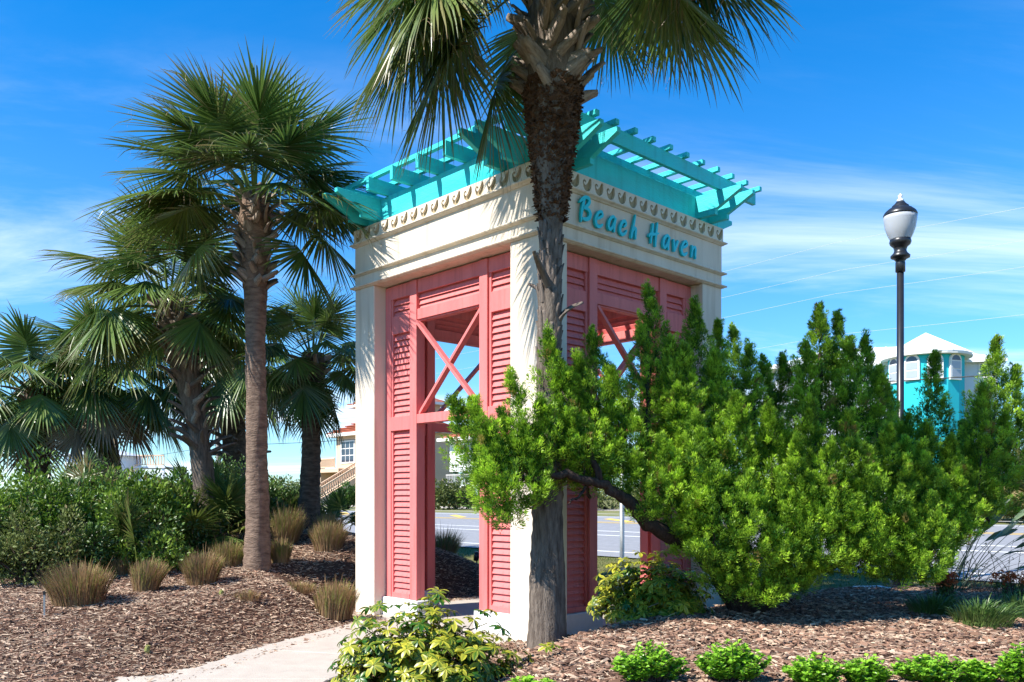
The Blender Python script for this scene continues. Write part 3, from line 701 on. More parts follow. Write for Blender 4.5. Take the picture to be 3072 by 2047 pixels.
SH = [
 ('leafy green shrub at the far left picture edge above the mulch', 40, 1370, 12.6, 330, 5200, m_scrub, .075),
 ('bushy shrub with grey-green leaves low at the left edge', 95, 1510, 11.9, 260, 4200, m_scrubg, .06),
 ('bright green rounded shrub below the leftmost palm', 250, 1410, 13.2, 330, 5200, m_scrub, .08),
 ('tall light green shrub with pinnate tips below the slanting palm trunk', 420, 1400, 13.8, 300, 5200, m_scrub, .085),
 ('dense dark shrub in front of the slanting trunk', 340, 1510, 13.0, 320, 5000, m_scrubd, .07),
 ('dark shrub at the foot of the leaning palm, left side', 520, 1480, 14.2, 240, 4200, m_scrubd, .075),
 ('feathery light green shrub left of the leaning palm trunk', 505, 1400, 15.5, 170, 2600, m_scrub, .08),
 ('upright small-leaved dark shrub between the leaning palm and straight palm', 690, 1365, 17.0, 200, 4600, m_scrubd, .06),
 ('dark shrub behind the foot of the straight palm', 720, 1450, 16.0, 260, 4600, m_scrubd, .07),
 ('shrub with dark leaves right of the straight palm trunk', 835, 1430, 18, 200, 3600, m_scrubd, .07),
 ('low sunlit shrub below the leaning palm', 440, 1590, 12.9, 220, 3000, m_scrub, .06),
 ('shaded leafy shrub at the left end of the mulch bank', 190, 1580, 12.5, 300, 4400, m_scrubd, .07),
 ('shrub mass filling the gap behind the leftmost shrubs', 130, 1450, 15.0, 380, 4600, m_scrubd, .08),
 ('shrub of mixed olive leaves behind the tall light shrub', 610, 1500, 15.8, 220, 3600, m_scrubg, .065),
]
for i, (lb, px, yt, Y, w_, n, m_, lf) in enumerate(SH): shrub(lb, px, yt, Y, w_, n, 40 + i, m_, lf)

def palmetto(label, px, py, Y, n, Rb, seed, fm=m_frond2, Lp=.5, group='saw palmettos', lo=5, z=None, dead=0, nseg=26, name='saw_palmetto'):
    rg = np.random.default_rng(seed); c = P(px, py, Y); z0 = g(c.x, Y) if z is None else z
    r = thing(name, label, 'palmetto', (c.x, Y, z0), 0, group)
    for i in range(n):
        acc = frond_mesh(rg.uniform(0, 6.28), math.radians(rg.uniform(lo, 85)), Lp * rg.uniform(.6, 1.3), Rb * rg.uniform(.8, 1.15), nseg, rg, .55, 1.7, dead=.75 if rg.random() < dead else 0, pr=.010, width=1.15)
        o = obj('frond', acc.mesh('frond', fm), r); o.location = (rg.uniform(-.25, .25), rg.uniform(-.25, .25), rg.uniform(-.02, .15))
    return r
palmetto('saw palmetto fans at the foot of the leaning palm on its left', 560, 1640, 14.3, 12, .62, 61)
palmetto('saw palmetto between the leaning palm and the straight trunk', 690, 1640, 14.8, 12, .62, 62)
palmetto('low saw palmetto with long fans in the shade under the shrubs', 395, 1640, 12.6, 8, .55, 63)
palmetto('bluish saw palmetto beside the left column of the tower', 1015, 1600, 17, 12, .5, 64, Lp=.3)
palmetto('saw palmetto behind the dark ringed trunk', 860, 1560, 18.0, 12, .6, 65, Lp=.35)
palmetto('tall saw palmetto clump above the scrub below the leftmost palm', 215, 1420, 16.5, 14, .62, 66, m_frond, .5, z=1.45)
palmetto('saw palmetto clump with dry fans above the scrub by the slanting trunk', 290, 1440, 16.9, 12, .58, 67, m_frond2, .45, z=1.5, dead=.3)
palmetto('sprawling saw palmetto behind the leaning palm foot', 640, 1560, 15.6, 12, .7, 68)

# ------------------------------------------------------------------ clipped grass clumps
m_tuft = leafmat('clump_grass', (.17, .24, .035), (.40, .29, .14), (.25, .14, .08), .7, .3, .2)
def tuft(label, px, py, Y, wpx, hpx, n, seed, green=.5, m=m_tuft, group='brown ornamental grass clumps', name='grass_clump', cat='grass clump', bw=.0042, spread=.24, flop=.06):
    rg = np.random.default_rng(seed); c = P(px, py, Y); z0 = g(c.x, Y); w_ = wpx / 2 / F * Y; h = hpx / F * Y
    r = thing(name, label, cat, (c.x, Y, z0 - .02), 0, group)
    a = rg.uniform(0, 6.28, n); rad = np.sqrt(rg.random(n)) * w_ * .78; B = np.stack([np.cos(a) * rad, np.sin(a) * rad, np.zeros(n)], 1)
    o_ = np.stack([np.cos(a), np.sin(a), np.zeros(n)], 1); hh = h * rg.uniform(.7, 1.0, n) * (1 - .55 * (rad / w_) ** 2) * np.where(rg.random(n) < .12, rg.uniform(1.0, 1.28, n), 1)
    lean = (rad / w_ * spread * rg.uniform(.5, 1.7) + rg.uniform(0, .22, n))[:, None]; V = []; T = []; sdv = unit(np.cross(o_, [0, 0, 1.]) + rg.normal(0, .3, (n, 3)))
    o_ = o_ + np.array([rg.normal(0, .25), rg.normal(0, .25), 0])
    gr = (rg.random(n) < (green if green > .9 else green * .6)).astype(float)
    for k, t in enumerate((0, .35, .7, 1.0)):
        pos = B + o_ * (lean * hh[:, None]) * (t ** 1.5) + np.array([0, 0, 1.]) * (hh * t)[:, None] - np.array([0, 0, 1.]) * (flop * hh * t ** 3)[:, None] + rg.normal(0, .008, (n, 3)) * t
        ww = bw * (1.2, 1.1, .9, .25)[k]
        V += [pos + sdv * ww, pos - sdv * ww]
        tint = np.stack([np.clip(1 - gr * t * 1.1 + rg.normal(0, .12, n), 0, 1), np.clip((1 - gr) * .85 * (1 - t * .4) + gr * (1 - t) * .5 + rg.normal(0, .1, n), 0, 1)], 1); T += [tint, tint]
    V = np.stack(V, 1).reshape(-1, 3); T = np.stack(T, 1).reshape(-1, 2); i = np.arange(n) * 8
    Q = np.concatenate([np.stack([i + 2 * k, i + 2 * k + 1, i + 2 * k + 3, i + 2 * k + 2], 1) for k in range(3)])
    obj('blades', mesh('blades', V, Q, m, False, T), r, kind='stuff')
    return r
TU = [('largest brown grass clump, at the left end of the mulch bank', 235, 1830, 10.4, 175, 150, 1500, .28),
 ('small straw-coloured grass clump behind the two left clumps', 362, 1712, 12.6, 78, 70, 700, .35),
 ('narrow grass clump second from the left', 437, 1780, 11.3, 86, 120, 900, .4),
 ('grass clump with rusty sides left of the straight palm', 606, 1740, 11.9, 105, 120, 1100, .35),
 ('wide greener grass clump at the foot of the leaning palm', 684, 1675, 13.2, 120, 92, 1000, .6),
 ('tall domed grass clump right of the straight palm trunk', 856, 1648, 14.6, 92, 130, 1100, .55),
 ('small grass clump touching the right side of the straight palm', 842, 1690, 13.4, 62, 92, 700, .6),
 ('rusty grass clump near the left column of the tower, behind', 985, 1685, 14.2, 105, 105, 1100, .35),
 ('grass clump at the foot of the left column of the tower', 1003, 1858, 11.95, 135, 128, 1400, .45),
 ('grass clump seen through the tower doorway', 1330, 1668, 16.9, 78, 118, 900, .4),
 ('low straw tuft right of the straight palm base', 885, 1772, 12.6, 150, 40, 500, .3),
 ('thin straw tuft in front of the straight palm base', 740, 1800, 11.3, 110, 34, 260, .2),
 ('grass clump behind the rusty clump near the tower column', 985, 1625, 15.4, 95, 75, 700, .4)]
for i, t in enumerate(TU): tuft(t[0], *t[1:7], 80 + i, t[7])

# ------------------------------------------------------------------ mulch chips (uncountable)
m_chip = leafmat('bark_chip', (.06, .031, .021), (.34, .195, .128), (.55, .41, .29), .85, 0.0, .25)
def chips(name, n, xr, yr, mask, smin, smax, seed, pale=.25, straw=0):
    rg = np.random.default_rng(seed); X = rg.uniform(*xr, n * 3); Y = rg.uniform(*yr, n * 3); k = mask(X, Y) & (np.abs(X) < Y * .64 + .4) & (~sandy(X, Y) | (rg.random(n * 3) < .12))
    X = X[k][:n]; Y = Y[k][:n]; n = len(X); Z = gh(X, Y) + .014 + rg.random(n) * .022
    l = rg.uniform(smin, smax, n) * np.where(rg.random(n) < .15, 1.5, 1); w_ = l * rg.uniform(.16, .42, n); th = w_ * rg.uniform(.25, .6, n)
    if straw:
        st = rg.random(n) < straw; l = np.where(st, l * 2.2, l); w_ = np.where(st, .0035, w_); th = np.where(st, .003, th)
    else: st = np.zeros(n, bool)
    a = rg.uniform(0, 6.28, n); D = unit(np.stack([np.cos(a), np.sin(a), rg.normal(0, .22, n)], 1)); U = unit(np.stack([rg.normal(0, .3, n), rg.normal(0, .3, n), np.ones(n)], 1))
    Sd = unit(np.cross(U, D)); U = np.cross(D, Sd); C = np.stack([X, Y, Z], 1); e1 = l[:, None] / 2; e2 = w_[:, None] / 2
    jit = lambda: rg.uniform(.7, 1.15, n)[:, None]
    V = np.stack([C - D * e1 * jit() - Sd * e2 * jit(), C - D * e1 * jit() + Sd * e2 * jit(), C + D * e1 * jit() + Sd * e2 * jit(), C + D * e1 * jit() - Sd * e2 * jit(),
                  C - D * e1 * .7 * jit() + U * th[:, None], C + D * e1 * .7 * jit() + U * th[:, None]], 1).reshape(-1, 3)
    i = np.arange(n) * 6
    Q = np.concatenate([np.stack([i, i + 3, i + 5, i + 4], 1), np.stack([i + 1, i + 4, i + 5, i + 2], 1)]); T3 = np.concatenate([np.stack([i, i + 4, i + 1], 1), np.stack([i + 2, i + 5, i + 3], 1)])
    tv = np.clip(rg.beta(1.3, 1.6, n), 0, 1); tint = np.stack([tv, np.where(st, .9, (rg.random(n) < pale) * rg.random(n))], 1)
    return obj(name, mesh(name, V, [Q, T3], m_chip, False, np.repeat(tint, 6, 0)), kind='stuff')
o = chips('bark_mulch', 52000, (-1.6, 8), (5.6, 13.6), right_bed, .026, .09, 91, .25, .16); o['label'] = 'coarse reddish bark chips covering the bed under the juniper'
o = chips('bark_mulch', 62000, (-9, 1), (6, 17), left_bed, .02, .062, 92, .42, .30); o['label'] = 'finer brown bark chips and straw on the left bank'
rg = np.random.default_rng(93)

# lawn blades
m_lawn = leafmat('lawn_grass', (.06, .10, .02), (.17, .22, .06), (.3, .25, .12), .6, .35, .2)
n = 60000; X = rg.uniform(-4, 12, n); Y = rg.uniform(11, 27, n); p_ = pp(X, Y)
k = (p_ > 11.6) & (p_ < 15.25) & (np.abs(X) < Y * .62) & ~left_bed(X, Y) & ~(right_bed(X, Y)); X = X[k]; Y = Y[k]; n = len(X)
a_ = Acc(); C = np.stack([X, Y, gh(X, Y)], 1); Dr = unit(rg.normal(0, .45, (n, 3)) + [0, 0, 1.])
leaves(a_, C, Dr, unit(rg.normal(0, 1, (n, 3))), rg.uniform(.04, .09, n), np.full(n, .006), np.stack([rg.random(n), (rg.random(n) < .25) * rg.random(n)], 1))
o = obj('lawn_grass', a_.mesh('lawn_grass', m_lawn), kind='stuff'); o['label'] = 'mown grass strip between the tower and the road'

# ------------------------------------------------------------------ the juniper
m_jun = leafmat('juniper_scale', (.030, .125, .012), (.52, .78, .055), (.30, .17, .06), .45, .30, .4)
m_jbark = mat('juniper_bark', (.085, .06, .048), .95, .1, .5, 12, 1.0, 40, (.03, .02, .017), stretch=(3, 3, .6))
# flame-shaped plumes: tip x,y, base x,y (half-size picture units), half width, depth
PL = [(1045, 925, 1120, 1110, 48, 8.25), (1088, 925, 1150, 1190, 52, 8.2), (1176, 872, 1225, 1110, 42, 8.3), (1120, 985, 1180, 1215, 60, 8.15), (1200, 985, 1215, 1180, 48, 8.3),
 (1155, 960, 1205, 1120, 45, 8.45), (1258, 770, 1290, 1010, 42, 8.55), (1290, 850, 1330, 1060, 55, 8.7), (1360, 765, 1385, 1010, 42, 9.0), (1330, 830, 1370, 1060, 52, 8.7), (1405, 860, 1440, 1080, 55, 8.9),
 (1245, 930, 1290, 1120, 52, 8.4), (1310, 960, 1350, 1110, 52, 8.5), (1440, 940, 1470, 1120, 55, 9.3), (1488, 668, 1520, 900, 38, 9.6), (1470, 760, 1510, 1010, 50, 9.4), (1540, 790, 1560, 1040, 55, 9.3),
 (1597, 702, 1600, 960, 48, 9.7), (1570, 800, 1585, 1060, 55, 9.3), (1650, 752, 1650, 1000, 42, 10.4), (1640, 820, 1655, 1090, 60, 9.5), (1685, 760, 1690, 980, 34, 10.9), (1720, 806, 1720, 1080, 48, 9.7), (1755, 830, 1760, 1050, 40, 10.6),
 (1800, 830, 1815, 1080, 55, 10.4), (1882, 712, 1890, 980, 50, 9.8), (1925, 732, 1920, 1000, 40, 9.9), (1850, 800, 1865, 1070, 58, 9.6), (1950, 790, 1945, 1060, 55, 9.6), (1988, 782, 1995, 1060, 48, 10.2), (2020, 860, 2010, 1120, 60, 9.5),
 (2040, 905, 2045, 1090, 45, 10.3), (2085, 965, 2090, 1150, 52, 9.8), (2148, 822, 2140, 1080, 38, 10.0), (2130, 985, 2130, 1180, 55, 9.6), (2212, 985, 2215, 1160, 42, 10.4), (2288, 790, 2280, 1060, 50, 10.0), (2332, 850, 2320, 1120, 50, 10.1),
 (2260, 900, 2250, 1180, 60, 9.6), (2310, 960, 2290, 1190, 52, 9.8), (2185, 1020, 2185, 1230, 55, 9.5), (1520, 1020, 1540, 1190, 55, 8.9), (1600, 960, 1610, 1210, 62, 8.9), (1690, 920, 1690, 1190, 64, 9.1), (1770, 940, 1775, 1190, 62, 9.1),
 (1860, 930, 1860, 1200, 66, 9.0), (1950, 960, 1945, 1220, 66, 9.0), (2040, 990, 2030, 1240, 66, 9.1), (2120, 1030, 2110, 1270, 62, 9.2), (1460, 1060, 1490, 1200, 46, 8.8), (1640, 1080, 1640, 1300, 62, 8.8), (1720, 1100, 1720, 1310, 64, 8.8),
 (1800, 1110, 1800, 1320, 60, 8.9), (1890, 1110, 1880, 1310, 60, 8.9), (1980, 1120, 1965, 1310, 58, 9.0), (2070, 1140, 2055, 1330, 62, 9.0), (2140, 1150, 2120, 1335, 56, 9.1), (1590, 1130, 1600, 1290, 48, 8.9), (2200, 1090, 2180, 1260, 48, 9.4),
 (1340, 1010, 1370, 1130, 46, 8.7), (1400, 1010, 1430, 1130, 46, 8.8), (1555, 900, 1570, 1120, 55, 9.1), (1650, 1000, 1660, 1240, 60, 8.95), (1830, 1020, 1835, 1280, 62, 8.85), (1910, 1030, 1905, 1280, 60, 8.9), (2000, 1050, 1990, 1290, 60, 8.95), (2060, 1180, 2050, 1345, 55, 9.1), (2120, 1170, 2105, 1350, 55, 9.3), (2165, 1110, 2150, 1300, 52, 9.4), (2000, 1190, 1985, 1335, 50, 9.2), (1930, 1185, 1920, 1325, 46, 9.1), (1850, 1190, 1845, 1335, 50, 9.0), (1760, 1010, 1760, 1240, 60, 9.4), (2080, 1020, 2070, 1250, 60, 9.5), (1550, 1060, 1565, 1240, 52, 9.0), (2230, 1030, 2220, 1230, 50, 9.8), (1690, 1200, 1690, 1385, 50, 9.0), (1770, 1215, 1765, 1395, 52, 8.95), (1640, 1190, 1650, 1350, 48, 9.0), (1830, 1230, 1825, 1360, 46, 9.1)]
tb_ = P(2225, 1828, 10.0)
jun = thing('juniper', 'large sprawling juniper with bright green upright plumes before the shaded tower side', 'juniper', (tb_.x, 10.0, g(tb_.x, 10.0)))
J0 = np.array(jun.location)
rg = np.random.default_rng(31)
def plume(tip, base, hw, rg):
    """clusters of scale sprays over a flame-shaped spindle"""
    ax = tip - base; Lx = np.linalg.norm(ax); axu = ax / Lx; e1 = unit(np.cross(axu, [0, 1., .1])); e2 = np.cross(axu, e1)
    nc = int(108 * (Lx / .9) * (hw / .2)) + 34
    t = rg.beta(1.1, 1.15, nc); t[:6] = np.linspace(.86, 1.0, 6); ph = rg.uniform(0, 2 * math.pi, nc); p0 = rg.uniform(0, 6.28)
    prof = np.sin(np.pi * np.clip(t, 0, 1) ** .62) ** .85 * (1 - .4 * t) + .08 * (1 - t)
    lob = 1 + .50 * np.sin(2 * ph + p0 + 9 * t) + .32 * np.sin(3 * ph - p0 + 17 * t) + rg.normal(0, .16, nc)
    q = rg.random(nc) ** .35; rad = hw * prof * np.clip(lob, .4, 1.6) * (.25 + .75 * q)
    o_ = np.cos(ph)[:, None] * e1 + np.sin(ph)[:, None] * e2
    C = base + axu * (t * Lx)[:, None] + o_ * rad[:, None]
    D = unit(o_ * (.75 - .6 * t)[:, None] + axu * (.6 + .5 * t)[:, None] + np.array([0, 0, .15]) + rg.normal(0, .22, (nc, 3)))
    return C, D, o_, q, t
for tx, ty, bx_, by, hw, Y in PL:
    tip = np.array(Dp(tx, ty, Y)); base = np.array(Dp(bx_, by, Y + rg.uniform(.1, .4))); hw_ = hw * 1.22 / F * Y
    C, D, o_, q, t = plume(tip, base, hw_, rg); nc = len(C); acc = Acc(); tone = rg.uniform(-.14, .12); k = 74
    size = rg.uniform(.09, .21, nc) * (1.15 - .5 * t)
    u = rg.random((nc, k)) ** .8; a = rg.uniform(0, 2 * math.pi, (nc, k))
    x1 = unit(np.cross(D, [.3, .2, .9])); x2 = np.cross(D, x1)
    rd = np.cos(a)[..., None] * x1[:, None] + np.sin(a)[..., None] * x2[:, None]
    girth = size[:, None] * .33 * np.sin(np.pi * np.clip(u * .9 + .1, 0, 1)) ** .7
    pos = C[:, None] + D[:, None] * (u * size[:, None])[..., None] + rd * (girth * rg.uniform(.35, 1, (nc, k)))[..., None]
    dr = unit(D[:, None] * .9 + rd * (.75 - .35 * u)[..., None] + rg.normal(0, .22, (nc, k, 3)))
    nrm = unit(rd + .5 * D[:, None] + o_[:, None] * .5 + rg.normal(0, .35, (nc, k, 3)))
    ln = (.030 + .018 * rg.random((nc, k))) * (1 - .2 * t[:, None])
    ct = np.clip(.03 + .55 * q ** 2.5 + tone + rg.normal(0, .2, nc), 0, 1)  # inner clusters darker, outer ones brighter: shade between sprays put into the tint
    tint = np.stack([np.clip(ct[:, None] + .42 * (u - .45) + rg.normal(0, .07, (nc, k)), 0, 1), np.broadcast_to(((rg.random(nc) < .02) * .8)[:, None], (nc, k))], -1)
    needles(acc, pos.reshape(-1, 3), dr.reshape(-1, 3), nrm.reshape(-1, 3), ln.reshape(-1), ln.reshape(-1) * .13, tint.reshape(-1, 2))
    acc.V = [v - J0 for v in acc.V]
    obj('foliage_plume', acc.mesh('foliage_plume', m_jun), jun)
# limbs
def limb(pts, rads, name='limb'):
    P3 = [np.array(p) - J0 for p in pts]; q = []; rr = []
    for i in range(len(P3) - 1):
        for k in range(5): 
            t = k / 5; q.append(P3[i] * (1 - t) + P3[i + 1] * t + rg.normal(0, .012, 3)); rr.append((rads[i] * (1 - t) + rads[i + 1] * t) * rg.uniform(.88, 1.12))
    q.append(P3[-1]); rr.append(rads[-1])
    b = MB(); b.tube(q, rr, 9); obj(name, b.mesh(name, m_jbark, True), jun)
base3 = np.array([tb_.x, 10.0, g(tb_.x, 10.0) - .1])
limb([base3, Dp(1690, 1340, 9.8), Dp(1700, 1200, 9.7), Dp(1720, 1050, 9.8), Dp(1730, 930, 9.9)], [.17, .13, .09, .06, .03], 'trunk')
limb([base3 + [0, .05, .1], Dp(1655, 1330, 9.7), Dp(1600, 1255, 9.4), Dp(1500, 1215, 9.0), Dp(1440, 1150, 8.8), Dp(1380, 1110, 8.6), Dp(1300, 1090, 8.45), Dp(1200, 1100, 8.3), Dp(1130, 1040, 8.25)], [.13, .10, .085, .075, .065, .05, .04, .025, .012])
limb([base3 + [.1, 0, .1], Dp(1800, 1340, 9.7), Dp(1860, 1310, 9.6), Dp(1960, 1280, 9.6), Dp(2060, 1200, 9.7), Dp(2140, 1080, 9.9)], [.15, .12, .09, .07, .05, .02])
limb([base3 + [.05, 0, .1], Dp(1790, 1300, 9.8), Dp(1850, 1150, 9.8), Dp(1880, 950, 9.8), Dp(1885, 800, 9.8)], [.14, .10, .07, .045, .015])
limb([Dp(1700, 1230, 9.7), Dp(1640, 1120, 9.6), Dp(1590, 960, 9.6), Dp(1560, 850, 9.5)], [.06, .05, .035, .015])
limb([Dp(1960, 1280, 9.6), Dp(2120, 1230, 9.8), Dp(2240, 1150, 9.9), Dp(2285, 950, 10.0)], [.06, .05, .04, .015])
limb([Dp(1500, 1215, 9.0), Dp(1480, 1080, 9.2), Dp(1490, 900, 9.4), Dp(1490, 760, 9.6)], [.05, .035, .03, .01])
limb([Dp(1380, 1110, 8.6), Dp(1340, 1000, 8.7), Dp(1290, 900, 8.6)], [.04, .03, .012])
limb([Dp(1360, 1105, 8.6), Dp(1330, 1140, 8.5), Dp(1305, 1160, 8.4)], [.02, .014, .005])
for i in range(26):
    tx, ty, bx_, by, hw, Y = PL[i * 2 + 8 if i * 2 + 8 < len(PL) else i]
    a0 = np.array(Dp(bx_, by, Y + .2)); limb([a0 + rg.normal(0, .1, 3) + [0, .15, -.15], a0, np.array(Dp((bx_ + tx) / 2, (by + ty) / 2, Y))], [.018, .014, .006], 'twig')

# ------------------------------------------------------------------ variegated schefflera bushes
m_schef = leafmat('variegated_leaf', (.022, .10, .010), (.62, .55, .05), (.3, .2, .06), .35, .22, .5)
def schef_leaf(rg, big=1.0):
    acc = Acc(); n = int(rg.integers(7, 9)); tone = rg.choice([.15, .4, .75, .9])
    for i in range(n):
        az = 2 * math.pi * (i + rg.uniform(-.2, .2)) / n; el_ = rg.uniform(-.35, .35); Ln = .125 * big * rg.uniform(.75, 1.1); w_ = Ln * .21
        d = np.array([math.cos(az) * math.cos(el_), math.sin(az) * math.cos(el_), math.sin(el_)]); sd = np.array([-math.sin(az), math.cos(az), 0]); V = []; T = []
        p = np.array([math.cos(az), math.sin(az), 0]) * .008; yl = np.clip(tone + rg.uniform(-.35, .25), 0, 1)
        for k, (t, wk) in enumerate(((0, .15), (.18, .55), (.42, 1), (.68, .92), (.88, .5), (1, .05))):
            dt = t - (0, 0, .18, .42, .68, .88)[k]
            p = p + d * Ln * dt; d = unit(d - np.array([0, 0, 1]) * .30 * dt * 4 * .5); nr = np.cross(d, sd)
            V += [p + sd * w_ * wk + nr * w_ * wk * .25, p, p - sd * w_ * wk + nr * w_ * wk * .25]
            e1, e2 = np.clip(yl + rg.uniform(-.2, .3, 2), 0, 1); T += [[e1, 0], [np.clip(yl - .55, 0, 1), 0], [e2, 0]]
        Qs = []
        for k in range(5):
            b_ = 3 * k; Qs += [(b_, b_ + 1, b_ + 4, b_ + 3), (b_ + 1, b_ + 2, b_ + 5, b_ + 4)]
        acc.add(np.array(V), Qs, np.array(T, float))
    # petiole
    V = [(.003, 0, 0), (-.003, .003, 0), (-.003, -.003, 0), (.003, 0, -.13), (-.003, .003, -.13), (-.003, -.003, -.13)]
    acc.add(np.array(V, float), [(0, 1, 4, 3), (1, 2, 5, 4), (2, 0, 3, 5)], np.tile([.3, 0.], (6, 1)))
    return acc.mesh('compound_leaf', m_schef, True)
srg = np.random.default_rng(55); SL = [schef_leaf(srg) for _ in range(10)]
def schefflera(label, px, py, Y, wx, wy, h, n, seed, spots=None):
    rg = np.random.default_rng(seed); c = P(px, py, Y); z0 = g(c.x, Y)
    r = thing('schefflera_bush', label, 'bush', (c.x, Y, z0), 0, 'variegated bushes beside the tower')
    mb = MB(); stems = [(rg.uniform(-.7, .7) * wx, rg.uniform(-.6, .6) * wy) for _ in range(16)]
    for i in range(n):
        d = unit(rg.normal(0, 1, 3)); d[2] = abs(d[2]); 
        q = .55 + .45 * rg.random() ** .5; lump = 1 + .16 * math.sin(5 * math.atan2(d[1], d[0]) + seed) + rg.uniform(-.1, .14)
        p = np.array([d[0] * wx, d[1] * wy, .10 + d[2] * h * .92]) * np.array([q * lump, q * lump, q * lump])
        tilt = unit(np.array([d[0], d[1], .75 + d[2]]) + rg.normal(0, .22, 3)); qt = Vector(tilt).to_track_quat('Z', 'Y')
        o = obj('compound_leaf', SL[int(rg.integers(len(SL)))], r); s_ = rg.uniform(.6, .92)
        o.matrix_local = Matrix.Translation(Vector(p)) @ qt.to_matrix().to_4x4() @ Matrix.Rotation(rg.uniform(0, 6.28), 4, 'Z') @ Matrix.Scale(s_, 4)
        if i % 4 == 0:
            sx, sy = stems[i // 4 % 16]; mb.tube([(sx * .5, sy * .5, -.05), (sx * .8 + (p[0] - sx) * .3, sy * .8 + (p[1] - sy) * .3, p[2] * .5), tuple(p - tilt * .12)], [.010, .008, .005], 5)
    acc = Acc(); extra = int(n * 1.7)
    for i in range(extra):
        me_ = SL[int(rg.integers(len(SL)))]; vv = np.array([v.co for v in me_.vertices]); tt = np.zeros(len(vv) * 4, np.float32); me_.attributes['tint'].data.foreach_get('color', tt)
        d = unit(rg.normal(0, 1, 3)); d[2] = abs(d[2]); q = .35 + .55 * rg.random(); p = np.array([d[0] * wx, d[1] * wy, .06 + d[2] * h * .9]) * q
        tilt = unit(np.array([d[0], d[1], .75 + d[2]]) + rg.normal(0, .3, 3)); Mx = np.array((Vector(tilt).to_track_quat('Z', 'Y').to_matrix() @ Matrix.Rotation(rg.uniform(0, 6.28), 3, 'Z')) * rg.uniform(.5, .85))
        acc.add(vv @ Mx.T + p, [tuple(pl.vertices) for pl in me_.polygons], tt.reshape(-1, 4)[:, :2])
    obj('inner_leaves', acc.mesh('inner_leaves', m_schef, True), r, kind='stuff')
    obj('stems', mb.mesh('stems', mat('schefflera_stem', (.22, .2, .13), .8, .2, .3, 20)), r)
schefflera('yellow variegated bush beside the concrete path, largest of the two', 1275, 1960, 7.5, .80, .58, .74, 300, 1)
schefflera('variegated bush at the foot of the shaded tower side', 1955, 1880, 9.75, .72, .42, .70, 240, 2)
r = thing('seedling', 'small yellow-green seedling on the mulch right of the palm base', 'plant', tuple(P(1640, 1985, 7.6).xy) + (g(.31, 7.6),))
for i in range(2): obj('compound_leaf', SL[i + 2], r, loc=(.06 * i, 0, .13 + .02 * i), rot=(.5, .2 * i, i), scale=(.7, .7, .7))

# ------------------------------------------------------------------ low bright hedge plants along the bottom edge
m_cover = leafmat('glossy_round_leaf', (.09, .27, .015), (.36, .62, .05), (.3, .2, .1), .28, .3, .5)
def cover(label, px, py, Y, wpx, h, n, seed):
    rg = np.random.default_rng(seed); c = P(px, py, Y); z0 = g(c.x, Y); w_ = wpx / 2 / F * Y
    r = thing('ground_cover_plant', label, 'plant', (c.x, Y, z0), 0, 'glossy ground cover plants along the bottom edge')
    acc = Acc(); mb = MB(); ns = max(10, n // 22)
    for s in range(ns):
        a = rg.uniform(0, 6.28); q = math.sqrt(rg.random()); tp = np.array([math.cos(a) * q * w_, math.sin(a) * q * w_ * .6, h * (1 - .45 * q * q) * rg.uniform(.65, 1.1)])
        b0 = tp * np.array([.35, .35, 0]); mb.tube([tuple(b0), tuple((b0 + tp) / 2 + [0, 0, .03]), tuple(tp)], [.004, .003, .002], 4)
        k = 22; t = rg.uniform(.35, 1, k); az = np.arange(k) * 2.4; C = b0 + (tp - b0) * t[:, None]
        o_ = np.stack([np.cos(az), np.sin(az), rg.uniform(.1, .7, k)], 1); ln = rg.uniform(.026, .048, k)
        leaves(acc, C, unit(o_), unit(np.array([0, 0, 1.]) + rg.normal(0, .35, (k, 3))), ln, ln * .42, np.stack([np.clip(.15 + .6 * t * (tp[2] / h) + rg.normal(0, .12, k), 0, 1), np.zeros(k)], 1))
    obj('stems', mb.mesh('stems', m_twig), r); obj('foliage', acc.mesh('foliage', m_cover), r)
for i, (lb, px, py, Y, w_, h, n) in enumerate([
  ('low glossy plant at the bottom edge, right of the yellow bush', 1590, 2060, 6.40, 252, 0.17, 1875), ('glossy green clump at the bottom edge, below the palm base on its right', 1950, 2040, 6.45, 226, 0.30, 3250),
  ('highest glossy clump of the bottom row, below the juniper trunk', 2195, 2035, 6.40, 243, 0.32, 3625), ('glossy clump third from the palm in the bottom row', 2440, 2050, 6.30, 184, 0.24, 2250),
  ('small glossy clump near the middle of the right bottom row', 2600, 2052, 6.35, 159, 0.23, 2000), ('wide low glossy clump in the bottom row, right part', 2800, 2055, 6.45, 252, 0.23, 2750),
  ('glossy clump in the bottom right picture corner', 3060, 2040, 6.30, 159, 0.31, 2375), ('thin glossy sprig behind the bottom row near the corner', 2935, 2052, 6.40, 126, 0.19, 1125)]):
    cover(lb, px, py, Y, w_, h, n, 130 + i)

# ------------------------------------------------------------------ right-hand planting
m_blade = leafmat('strap_leaf', (.035, .10, .018), (.14, .26, .05), (.2, .2, .08), .4, .25, .4)
tuft('bright green strap-leaved clump on the mulch, nearest of the right-hand clumps', 2945, 1870, 8.9, 190, 135, 460, 151, 1.0, m_blade, 'strap-leaved clumps at the right', 'strap_leaf_clump', 'plant', .006, .95, .3)
tuft('dark strap-leaved clump between the juniper and the bright clump', 2805, 1835, 9.7, 180, 105, 420, 152, 1.0, m_blade, 'strap-leaved clumps at the right', 'strap_leaf_clump', 'plant', .006, .8, .25)
tuft('strap-leaved clump cut by the right picture edge', 3055, 1850, 9.6, 170, 115, 420, 153, 1.0, m_blade, 'strap-leaved clumps at the right', 'strap_leaf_clump', 'plant', .006, .8, .25)
m_red = leafmat('red_flower', (.30, .03, .015), (.62, .12, .03), (.7, .3, .05), .6, .3, .3)
